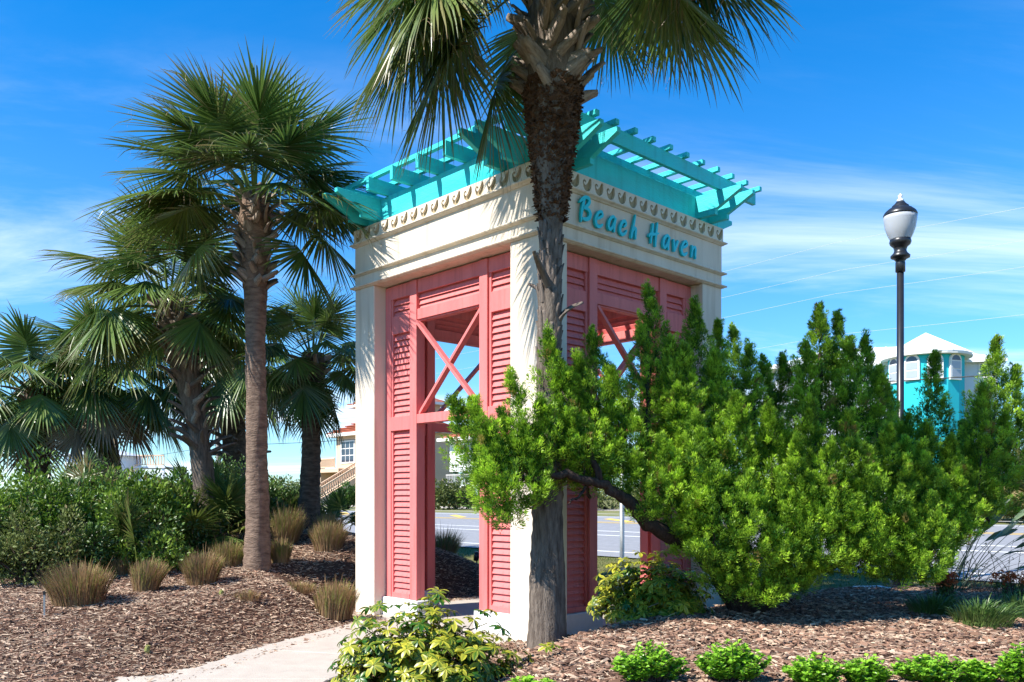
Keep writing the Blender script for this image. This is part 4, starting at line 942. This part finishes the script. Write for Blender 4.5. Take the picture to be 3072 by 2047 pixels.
m_fol = leafmat('flower_foliage', (.03, .07, .015), (.10, .17, .04), (.2, .1, .05), .5, .2, .3)
def flowers(label, px, py, Y, wpx, h, seed):
    rg = np.random.default_rng(seed); c = P(px, py, Y); z0 = g(c.x, Y); w_ = wpx / 2 / F * Y; r = thing('red_flowering_plant', label, 'flowers', (c.x, Y, z0), 0, 'red flowers at the right')
    mb = MB(); a1 = Acc(); a2 = Acc()
    for s in range(34):
        tp = np.array([rg.uniform(-w_, w_), rg.uniform(-w_, w_) * .6, h * rg.uniform(.7, 1.05)]); mb.tube([tuple(tp * [.6, .6, 0]), tuple(tp)], [.004, .003], 4)
        k = 18; d = unit(rg.normal(0, 1, (k, 3))); leaves(a1, tp + d * .012, d, unit(rg.normal(0, 1, (k, 3))), rg.uniform(.02, .04, k), np.full(k, .010), np.stack([rg.random(k), rg.random(k) * .3], 1))
        k = 12; t = rg.uniform(.1, .85, k)[:, None]; leaves(a2, tp * [.6, .6, 0] * (1 - t) + tp * t, unit(rg.normal(0, 1, (k, 3))), unit(rg.normal(0, 1, (k, 3))), rg.uniform(.04, .07, k), np.full(k, .012), np.stack([rg.random(k), 0 * t[:, 0]], 1))
    obj('stems', mb.mesh('stems', m_twig), r); obj('petals', a1.mesh('petals', m_red), r, kind='stuff'); obj('foliage', a2.mesh('foliage', m_fol), r)
flowers('small red flower cluster between the juniper and the strap-leaved clumps', 2835, 1790, 10.3, 70, .40, 161)
flowers('wider red flower cluster at the right picture edge', 3030, 1800, 10.3, 130, .40, 162)
# bird-of-paradise: long stalks with narrow paddles leaning right
m_paddle = leafmat('grey_green_paddle', (.045, .085, .045), (.17, .23, .12), (.3, .25, .12), .4, .2, .45)
rg = np.random.default_rng(171); c = P(2862, 1760, 12.3); r = thing('bird_of_paradise', 'grey-green plant with long stalks and narrow paddle leaves leaning right by the road', 'plant', (c.x, 12.3, g(c.x, 12.3)))
for i in range(24):
    fan = rg.uniform(-.1, 1.0) if i > 5 else (1.15, 1.25, .95, 1.1, .8, 1.3)[i]; Ls = rg.uniform(.85, 1.3); yy = rg.uniform(-.35, .35)
    d = unit(np.array([math.sin(fan), yy * .5, math.cos(fan) + .15])); p = np.array([rg.uniform(-.15, .2), rg.uniform(-.15, .15), 0]); pts = [p]
    for k in range(6): p = p + d * Ls / 6; d = unit(d + np.array([.05, 0, -.05])); pts.append(p)
    acc = Acc(); V = []
    for k, q in enumerate(pts):
        w_ = .010 * (1 - k * .08); V += [q + [0, w_, 0], q + [w_, 0, 0], q - [0, w_, 0], q - [w_, 0, 0]]
    acc.add(np.array(V), [(k * 4 + j, k * 4 + (j + 1) % 4, k * 4 + 4 + (j + 1) % 4, k * 4 + 4 + j) for k in range(6) for j in range(4)], np.tile([.35, 0.], (28, 1)))
    sd = unit(np.cross(d, rg.normal(0, 1, 3))); Lb = rg.uniform(.4, .65); V = []; p = pts[-1]
    for k, (t, wk) in enumerate(((0, .1), (.2, .6), (.45, 1), (.7, .8), (.9, .35), (1, .03))):
        q = p + d * Lb * t + np.array([0, 0, -.08]) * t * t; nr = np.cross(d, sd); w_ = .045 * wk; V += [q + sd * w_ + nr * w_ * .5, q, q - sd * w_ + nr * w_ * .5]
    Qs = []
    for k in range(5): Qs += [(3 * k, 3 * k + 1, 3 * k + 4, 3 * k + 3), (3 * k + 1, 3 * k + 2, 3 * k + 5, 3 * k + 4)]
    acc.add(np.array(V), Qs, np.tile([rg.uniform(.1, .9), 0], (18, 1))); obj('paddle_leaf', acc.mesh('paddle_leaf', m_paddle), r)
# wiry bare weed beside it
rg = np.random.default_rng(172); c = P(2985, 1770, 11.9); r = thing('wiry_weed', 'wiry nearly bare weed with arching thin stems before the road', 'weed', (c.x, 11.9, g(c.x, 11.9)))
mb = MB(); acc = Acc()
for i in range(26):
    p = np.array([rg.uniform(-.3, .3), rg.uniform(-.1, .1), 0]); d = unit(np.array([rg.normal(0, .5), rg.normal(0, .2), 1])); pts = [tuple(p)]
    for k in range(7): p = p + d * .11; d = unit(d + np.array([d[0] * .2, 0, -.10])); pts.append(tuple(p))
    mb.tube(pts, [.004, .004, .0035, .003, .003, .0025, .002, .002], 4)
    k = 8; q = np.array(pts)[rg.integers(3, 8, k)]; leaves(acc, q, unit(rg.normal(0, 1, (k, 3))), unit(rg.normal(0, 1, (k, 3))), rg.uniform(.02, .04, k), np.full(k, .007), np.stack([rg.random(k), 0 * rg.random(k)], 1))
obj('stems', mb.mesh('stems', m_twig), r); obj('foliage', acc.mesh('foliage', m_fol), r)

# across the road: palmetto thicket and hedge shrubs
m_frondy = leafmat('palmetto_yellow', (.07, .11, .025), (.30, .28, .08), (.42, .30, .14), .5, .25, .3)
rgp = np.random.default_rng(181)
for i in range(15):
    px = 2830 + i * 21; Y = 25.6 + rgp.uniform(0, 2.2) + (3072 - px) * .004
    palmetto('yellowish saw palmetto in the thicket across the road at the right', px, 1500, Y, 9, .85, 190 + i, m_frondy, .55, 'palmetto thicket across the road', 0, z=g(P(px, 0, Y).x, Y) + (0, .55, 1.1)[i % 3], dead=.25, nseg=20)
far = [('low coastal shrub across the road behind the signpost', 1830, 1440, 46, 330), ('coastal shrub across the road behind the juniper, left part', 2080, 1420, 42, 360), ('coastal shrub across the road behind the juniper, middle', 2330, 1400, 40, 380),
       ('coastal shrub across the road behind the juniper, right part', 2600, 1380, 36, 420), ('coastal shrub beside the palmetto thicket', 2860, 1390, 33, 330)]
for i, (lb, px, yt, Y, w_) in enumerate(far): shrub(lb, px, yt, Y, w_, 3600, 210 + i, m_scrubg, .17, group='coastal shrubs across the road')
hs = [('round olive shrub before the peach house seen through the tower doorway', 1350, 1440, 50, 130), ('small dark palmetto-like shrub before the peach house stair', 1045, 1455, 56, 90), ('distant grey-green shrub left of the peach house', 868, 1428, 78, 130),
      ('distant shrub behind the dark ringed trunk', 760, 1440, 80, 160), ('distant shrub left of the round roofed house', 200, 1440, 80, 220), ('distant shrub behind the slanting trunk', 480, 1440, 85, 260)]
for i, (lb, px, yt, Y, w_) in enumerate(hs): shrub(lb, px, yt, Y, w_, 3000, 220 + i, m_scrubg if i % 2 == 0 else m_scrubd, .2, group='distant shrubs')

# ------------------------------------------------------------------ lamp post
m_black = mat('black_iron', (.018, .019, .022), .35, .5, .3, 10)
m_pale = mat('pale_finial', (.75, .75, .74), .4, .4)
def globe_mat():
    m = bpy.data.materials.new('prismatic_globe'); m.use_nodes = True; b = m.node_tree.nodes['Principled BSDF']
    b.inputs['Base Color'].default_value = (.74, .78, .82, 1); b.inputs['Roughness'].default_value = .25; b.inputs['Transmission Weight'].default_value = .5; b.inputs['IOR'].default_value = 1.2
    w_ = m.node_tree.nodes.new('ShaderNodeTexWave'); w_.wave_type = 'BANDS'; w_.bands_direction = 'Z'; w_.inputs['Scale'].default_value = 12
    tcn = m.node_tree.nodes.new('ShaderNodeTexCoord'); m.node_tree.links.new(tcn.outputs['Object'], w_.inputs['Vector'])
    bp = m.node_tree.nodes.new('ShaderNodeBump'); bp.inputs['Strength'].default_value = .05; bp.inputs['Distance'].default_value = .01
    m.node_tree.links.new(w_.outputs['Fac'], bp.inputs['Height']); m.node_tree.links.new(bp.outputs[0], b.inputs['Normal']); return m
LY = 13.6; c = P(2701, 1000, LY); lamp = thing('street_lamp', 'tall black iron lamp post with a pale glass globe behind the juniper', 'street lamp', (c.x, LY, g(c.x, LY)))
lz = lambda y: P(2701, y, LY).z - lamp.location.z; px_m = LY / F
def lat(name, prof, m, n=28): b = MB(); b.lathe([(r_ * px_m, lz(y)) for r_, y in prof], n); return obj(name, b.mesh(name, m, True), lamp)
b = MB(); b.lathe([(.16, 0), (.16, .12), (.11, .2), (.10, .5), (.075, .62), (.07, .8), (11 * px_m, 1.2), (10 * px_m, lz(815)), (0, lz(815))], 24); obj('pole', b.mesh('pole', m_black, True), lamp)
lat('capital', [(10, 818), (14, 816), (14, 790), (13, 785), (18, 778), (27, 774), (28, 768), (20, 760), (17, 752), (20, 742), (28, 735), (31, 728), (30, 722), (28, 718), (0, 716)], m_black)
lat('globe', [(29, 719), (36, 705), (43, 685), (46.5, 660), (47, 648), (46, 648), (45, 660), (41.5, 685), (34, 705), (27, 718)], globe_mat())
lat('reflector', [(8, 717), (16, 700), (22, 680), (22, 655), (0, 650)], mat('lamp_reflector', (.8, .8, .78), .3, .5))
lat('cap', [(0, 649), (47.5, 649), (48, 645), (44, 637), (34, 628), (25, 624), (24, 619), (16, 612), (11, 605), (0, 603)], m_black)
lat('finial', [(9, 605), (10, 600), (4, 596), (6, 591), (7, 588), (3, 584), (0, 580)], m_pale)

# ------------------------------------------------------------------ signpost, stakes, floodlight, cover
m_galv = mat('galvanised_steel', (.42, .44, .44), .4, .5, .2, 12, metallic=.5)
c = P(1866, 1690, 17.8); b = MB(); b.lathe([(.05, -.05), (.05, 3.0), (0, 3.0)], 16); b2 = MB(); b2.lathe([(.12, 0), (.11, .03), (.055, .06)], 16)
sp_ = thing('sign_post', 'thin galvanised pole standing on the grass behind the tower', 'pole', (c.x, 17.8, g(c.x, 17.8))); obj('shaft', b.mesh('shaft', m_galv, True), sp_); obj('footing', b2.mesh('footing', m_conc, True), sp_)
c = P(133, 1885, 9.8); st = thing('marker_stake', 'thin grey metal stake in the mulch at the far left', 'stake', (c.x, 9.8, g(c.x, 9.8)), .3)
b = MB(); b.box(-.010, .010, -.006, .006, -.05, .27); obj('stake_body', b.mesh('stake_body', m_galv), st); b = MB(); b.box(-.014, .014, -.010, .010, .27, .31); obj('stake_cap', b.mesh('stake_cap', m_black, bevel=.003), st)
c = P(1430, 1700, 16.2); fl_ = thing('garden_spotlight', 'small black garden spotlight on the mulch seen through the doorway', 'spotlight', (c.x, 16.2, g(c.x, 16.2)))
b = MB(); b.tube([(0, 0, -.03), (0, 0, .10)], .012, 8); obj('spike', b.mesh('spike', m_black, True), fl_); b = MB(); b.tube([(-.02, 0, .08), (.0, 0, .16), (.02, .0, .25)], [.04, .055, .06], 12); obj('lamp_head', b.mesh('lamp_head', m_black, True), fl_)
c = P(2614, 1772, 12.9); b = MB(); b.box(-.24, .24, -.16, .16, -.02, .035); o = obj('utility_cover', b.mesh('utility_cover', mat('cover_white', (.7, .7, .68), .6, .3, .15, 9), bevel=.012), None, (c.x, 12.9, g(c.x, 12.9)), (0, 0, .2), 'flat white utility box lid lying in the mulch behind the juniper', 'utility cover')
m_stub = mat('cut_stub', (.17, .22, .05), .7, .2, .5, 30, .3, 60, (.3, .25, .1))
for lb, px, py, Y, h in (('green cut stub in the mulch before the straight palm', 663, 1795, 11.2, .06), ('smaller brown-green cut stub in the front of the left mulch', 441, 1905, 9.0, .08)):
    c = P(px, py, Y); b = MB(); b.tube([(0, 0, -.03), (.004, 0, h * .6), (.012, 0, h)], [.032, .028, .024], 9); obj('plant_stub', b.mesh('plant_stub', m_stub), None, (c.x, Y, g(c.x, Y) + .01), None, lb, 'stub')

# ------------------------------------------------------------------ utility pole and wires along the far side of the road
m_wood = mat('pole_wood', (.30, .28, .25), .9, .1, .3, 6, .3, 20, stretch=(4, 4, .4)); m_wire = mat('wire_grey', (.45, .48, .52), .5, .4); m_wired = mat('wire_black', (.02, .02, .02), .5, .4)
def RS(p, s, z): x, y = UR * p + UL * s; return Vector((x, y, z))
sp_pole = (P(650, 0, 67.9).x * UL[0] + 67.9 * UL[1]); pb = RS(30.0, sp_pole, 0); pz = g(pb.x, pb.y)
pole = thing('utility_pole', 'leaning wooden utility pole far off between the leaning palm and straight palm', 'utility pole', (pb.x, pb.y, pz))
b = MB(); b.tube([(.28, 0, -.2), (.1, 0, 5), (-.12, 0, 11)], [.2, .17, .13], 12); obj('mast', b.mesh('mast', m_wood, True), pole)
b = MB(); b.bar((-.12 - 1.0 * UR[0], -1.0 * UR[1], 10.2), (-.12 + 1.0 * UR[0], 1.0 * UR[1], 10.2), .1, .12); obj('crossarm', b.mesh('crossarm', m_wood), pole)
b = MB(); b.lathe([(0, 7.6), (.12, 7.6), (.14, 7.8), (.12, 8.2), (0, 8.25)], 12, (.25, -.1, 0)); obj('transformer', b.mesh('transformer', m_galv, True), pole)
for lb, p_, z, m_, rr in (('topmost pale overhead wire of the four above the right road', 30, 10.5, m_wire, .005), ('second pale overhead wire from the top', 30.3, 9.55, m_wire, .005), ('third pale overhead wire from the top', 30, 8.65, m_wire, .005), ('lowest pale overhead wire, just above the turquoise house', 30.2, 7.2, m_wire, .005), ('dark low cable crossing before the turquoise house', 30, 5.35, m_wired, .02)):
    b = MB(); 
    for s0, s1 in ((-90, -28), (-28, 14.5), (14.5, sp_pole), (sp_pole, sp_pole + 60), (sp_pole + 60, sp_pole + 125)):
        b.tube([RS(p_, s0 + (s1 - s0) * k / 12, z + .45 - .6 * 4 * (k / 12) * (1 - k / 12) * abs(s1 - s0) / 60) for k in range(13)], rr, 5, False)
    obj('overhead_wire', b.mesh('overhead_wire', m_, True), None, None, None, lb, 'wire', 'overhead wires')

# ------------------------------------------------------------------ far houses
m_peach = mat('peach_stucco', (.66, .48, .33), .9, .15, .1, .6); m_trim = mat('house_trim', (.78, .76, .72), .7, .2); m_tile = mat('red_roof_tile', (.40, .115, .065), .85, .2, .4, 1.5, .6, 5)
m_glass = mat('window_glass', (.04, .055, .08), .12, .6); m_rail = mat('peach_rail', (.70, .50, .34), .8, .2); m_whitew = mat('white_siding', (.80, .80, .80), .8, .2, .06, 1.0)
def local(name, label, cat, px, Y, rot, zpx=None, group='far houses'):
    c = P(px, HZ, Y); z = g(c.x, Y); return thing(name, label, cat, (c.x, Y, z), rot, group)
def part(b, name, m, parent, bev=0, smooth=False): return obj(name, b.mesh(name, m, smooth, bev), parent)
def hip(b, x0, x1, y0, y1, z0, z1, ov=.6, th=.16):
    x0 -= ov; x1 += ov; y0 -= ov; y1 += ov; hx = min((x1 - x0), (y1 - y0)) / 2
    if x1 - x0 >= y1 - y0: r0, r1 = (x0 + hx, (y0 + y1) / 2), (x1 - hx, (y0 + y1) / 2)
    else: r0, r1 = ((x0 + x1) / 2, y0 + hx), ((x0 + x1) / 2, y1 - hx)
    V = [(x0, y0, z0), (x1, y0, z0), (x1, y1, z0), (x0, y1, z0), (*r0, z1), (*r1, z1)]
    if x1 - x0 >= y1 - y0: Fs = [(0, 1, 5, 4), (1, 2, 5), (2, 3, 4, 5), (3, 0, 4), (3, 2, 1, 0)]
    else: Fs = [(0, 1, 4), (1, 2, 5, 4), (2, 3, 5), (3, 0, 4, 5), (3, 2, 1, 0)]
    b.add(V, Fs)
def tiles(b, x0, x1, y0, z0, z1, run, pitch=.34):     # raised tile courses on the slope that faces -y
    n = int(run / .42)
    for i in range(n):
        t = i / n; b.box(x0 + t * run, x1 - t * run, y0 + t * run, y0 + t * run + .44, z0 + t * (z1 - z0) + .03, z0 + t * (z1 - z0) + .13)
def window(parent, M, w, h, cols, rows, mt=m_trim):
    b = MB(); b.box(-w / 2 - .1, w / 2 + .1, -.07, .0, -.1, h + .1, M); f = part(b, 'window', mt, parent)
    for i in range(cols):
        for j in range(rows):
            b = MB(); x0 = -w / 2 + i * w / cols + .04; z0 = j * h / rows + .04; b.box(x0, x0 + w / cols - .08, -.085, -.071, z0, z0 + h / rows - .08, M); part(b, 'pane', m_glass, f)
    return f
# peach house: local x along the street (u_left reversed), front face towards -y
hs_ = local('peach_house', 'peach stucco house with red tile roofs and outside stair behind the tower', 'house', 1215, 76, TH - math.pi / 2)
# local frame: +x = -u_left, +y = u_right ; near corner at origin, front spans x -12..0
b = MB(); b.box(-11.2, 0, 0, 6.2, -1, 6.55); part(b, 'wall', m_peach, hs_)
b = MB(); b.box(-9.4, -2.0, 1.2, 5.6, 6.5, 9.3); part(b, 'upper_wall', m_peach, hs_)
b = MB(); hip(b, -11.2, 0, 0, 6.2, 6.55, 8.4, .7); rf_ = part(b, 'roof', m_tile, hs_); b = MB(); tiles(b, -11.9, .7, -.7, 6.55, 8.4, 3.4); part(b, 'tile_course', m_tile, rf_)
b = MB(); hip(b, -9.4, -2.0, 1.2, 5.6, 9.3, 10.6, .7); rf_ = part(b, 'roof', m_tile, hs_); b = MB(); tiles(b, -10.1, -1.3, .5, 9.3, 10.6, 2.8); part(b, 'tile_course', m_tile, rf_)
b = MB(); b.box(-11.95, .75, -.75, 6.95, 6.25, 6.548); part(b, 'eave', m_trim, hs_); b = MB(); b.box(-10.15, -1.25, .45, 6.35, 9.05, 9.298); part(b, 'eave', m_trim, hs_)
window(hs_, Matrix.Translation((-9.1, -.002, 3.75)), 2.2, 2.0, 3, 3); window(hs_, Matrix.Translation((-7.6, 1.198, 7.6)), .7, 1.35, 1, 2); window(hs_, Matrix.Translation((-4.8, 1.198, 7.6)), .9, 1.35, 1, 2); window(hs_, Matrix.Translation((-3.0, -.002, 3.75)), 1.4, 1.9, 2, 3)
b = MB(); b.box(-13.4, -7.8, -1.9, -.02, 2.75, 3.1); b.box(-13.2, -11.25, -1.7, 4, -1, 2.75); part(b, 'deck', m_peach, hs_)
def railing(parent, a, c_, h, n, name='railing'):
    a = Vector(a); c_ = Vector(c_); b = MB(); b.bar(a + Vector((0, 0, h)), c_ + Vector((0, 0, h)), .12, .12); b.bar(a + Vector((0, 0, .12)), c_ + Vector((0, 0, .12)), .1, .08); rl = part(b, name, m_rail, parent)
    for i in range(n + 1):
        q = a.lerp(c_, i / n); b = MB(); b.box(q.x - .035, q.x + .035, q.y - .035, q.y + .035, q.z + .1, q.z + h); part(b, 'baluster', m_rail, rl)
railing(hs_, (-13.35, -1.85, 3.1), (-8.5, -1.85, 3.1), .95, 26); railing(hs_, (-13.35, -1.85, 3.1), (-13.35, 0, 3.1), .95, 8)
m_stairw = m_peach
b = MB(); b.prism([(-6.6, -.8), (-6.6, .2), (-1.2, 3.1), (-.02, 3.1), (-.02, -.8)], -4.6, -3.3)      # flight climbing towards the house
b.v = [(y, x, z) for x, y, z in b.v]; part(b, 'stair', m_stairw, hs_)
for xr in (-3.35, -4.55):
    railing(hs_, (xr, -6.5, .28), (xr, -1.2, 3.12), .9, 24)
    b = MB(); b.box(xr - .16, xr + .16, -6.85, -6.53, -.8, 1.35); part(b, 'newel', m_rail, hs_)
# white house on green stilts
wh = local('stilt_house', 'white house raised on green posts seen through the tower doorway', 'house', 1349, 70, TH - math.pi / 2)
b = MB(); b.box(0, 7, 0, 6, 2.5, 5.2); part(b, 'wall', m_whitew, wh); b = MB(); hip(b, 0, 7, 0, 6, 5.2, 6.9, .7); part(b, 'roof', m_tile, wh); b = MB(); b.box(-.75, 7.75, -.75, 6.75, 4.95, 5.198); part(b, 'eave', m_trim, wh)
m_gpost = mat('green_post', (.10, .17, .12), .8, .2, .3, 3)
for x in (.35, 1.6, 3.4, 5.2, 6.8):
    for y in (.3, 5.6): b = MB(); b.tube([(x, y, -.6), (x, y, 2.5)], .17, 10); part(b, 'stilt', m_gpost, wh, 0, True)
b = MB(); b.box(2.2, 6.6, -2.2, -.05, 1.15, 1.35); dk = part(b, 'deck', m_whitew, wh)
for x in (2.4, 3.4, 5.2, 6.4): b = MB(); b.tube([(x, -2.0, -.6), (x, -2.0, 1.15)], .15, 10); part(b, 'deck_post', m_gpost, wh, 0, True)
m_rg = mat('grey_rail', (.42, .40, .38), .8, .2)
b = MB(); b.box(2.2, 6.6, -2.2, -2.1, 2.1, 2.2); rl = part(b, 'railing', m_rg, wh)
for i in range(23): b = MB(); b.box(2.22 + i * .195, 2.27 + i * .195, -2.19, -2.13, 1.3, 2.1); part(b, 'baluster', m_rg, rl)
window(wh, Matrix.Translation((2.6, -.002, 3.2)), 1.4, 1.5, 2, 2); window(wh, Matrix.Translation((5.4, -.002, 3.2)), 1.4, 1.5, 2, 2)
# turquoise house with turret
m_tq = mat('turquoise_stucco', (.03, .50, .56), .85, .2, .08, .8); m_metal = mat('white_metal_roof', (.72, .77, .78), .45, .4, .05, 1, metallic=.0); m_pw = mat('pale_house_wall', (.70, .72, .76), .85, .2, .05, 1)
th_ = local('turquoise_house', 'turquoise and white house with a round turret and white metal roof at the right', 'house', 2777, 75, -.25)
zz = lambda y: P(0, y, 75).z - th_.location.z
ze, za = zz(1072), zz(1001); RT = 3.05
b = MB(); b.lathe([(RT, -1), (RT, ze)], 16); tw_ = part(b, 'turret_wall', m_tq, th_)
b = MB(); b.lathe([(RT + .55, ze - .12), (RT + .6, ze + .05), (0.05, za), (0, za)], 16); rf_ = part(b, 'turret_roof', m_metal, th_)
for k in range(16):
    a = 2 * math.pi * k / 16; b = MB(); b.bar(((RT + .6) * math.cos(a), (RT + .6) * math.sin(a), ze + .08), (.05 * math.cos(a), .05 * math.sin(a), za + .02), .05, .05); part(b, 'roof_seam', m_trim, rf_)
b = MB(); b.lathe([(RT + .02, ze - .2), (RT + .6, ze - .2), (RT + .62, ze - .05)], 24); part(b, 'gutter', m_trim, th_)
zw0, zw1 = zz(1146), zz(1098)
for k in (-1.37, -.79, -.21, .37):
    a = -math.pi / 2 + .25 + k; M = Matrix.Rotation(a + math.pi / 2, 4, 'Z') @ Matrix.Translation((0, -RT - .02, zw0)); w_ = .95; h = zw1 - zw0
    arc = [(w_ / 2 * math.cos(t), h + w_ / 2 * math.sin(t)) for t in np.linspace(0, math.pi, 9)]; arco = [((w_ / 2 + .14) * math.cos(t), h + (w_ / 2 + .2) * math.sin(t)) for t in np.linspace(0, math.pi, 9)]
    b = MB(); b.prism([(w_ / 2 + .14, -.2)] + arco + [(-w_ / 2 - .14, -.2)], -.10, .1); b.v = [tuple(M @ Vector(v)) for v in b.v]; f = part(b, 'window', m_trim, th_)
    b = MB(); b.prism([(w_ / 2, h + .05)] + arc[1:-1] + [(-w_ / 2, h + .05)], -.125, -.102); b.v = [tuple(M @ Vector(v)) for v in b.v]; part(b, 'pane', m_glass, f)
    for j in range(2): b = MB(); b.box(-w_ / 2, w_ / 2, -.125, -.102, j * h / 2 + .04, (j + 1) * h / 2 - .06, M); part(b, 'pane', mat('window_shade', (.32, .36, .42), .2, .5), f)
b = MB(); b.box(-12.5, 6.0, 1.4, 12, -1, ze - .2); part(b, 'wall', m_pw, th_)
b = MB(); hip(b, -12.5, 6.0, 1.4, 12, ze - .2, ze + 2.1, .6); rf_ = part(b, 'roof', m_metal, th_)
for i in range(20):
    x = -12.6 + i * .95; t = min(1, (x + 13.1) / 5.9, (6.6 - x) / 5.9)
    if t > .05: b = MB(); b.bar((x, .8, ze - .17), (x, .8 + 5.9 * t, ze - .17 + 2.3 * t), .05, .06); part(b, 'roof_seam', m_trim, rf_)
b = MB(); b.box(-13.15, 6.65, .74, 12.6, ze - .45, ze - .203); part(b, 'eave', m_trim, th_)
window(th_, Matrix.Translation((5.0, 1.398, zz(1130))), .8, 1.1, 1, 2)
b = MB(); b.tube([(3.35, 1.2, ze - .3), (3.3, 1.3, ze - .9), (3.3, 1.32, -1)], .07, 8); part(b, 'downpipe', m_trim, th_)
# far house with a round pale roof behind the left scrub
rh = local('round_roof_house', 'far pale house with a low conical roof and raised deck behind the left scrub', 'house', 312, 72, 0)
z3 = lambda y: P(0, y, 72).z - rh.location.z
b = MB(); b.lathe([(2.9, -1), (2.9, z3(1370))], 12); part(b, 'wall', m_pw, rh); b = MB(); b.lathe([(3.4, z3(1370)), (.5, z3(1343)), (0, z3(1338))], 12); part(b, 'roof', mat('grey_metal_roof', (.5, .54, .58), .5, .4), rh)
b = MB(); b.box(1.5, 5.3, -.5, 3, z3(1405), z3(1400)); part(b, 'deck', m_pw, rh)
for x in (3.2, 5.1): b = MB(); b.box(x - .08, x + .08, -.4, -.24, -1, z3(1405)); part(b, 'deck_post', m_pw, rh)
railing(rh, (1.6, -.45, z3(1400)), (5.2, -.45, z3(1400)), .9, 16)
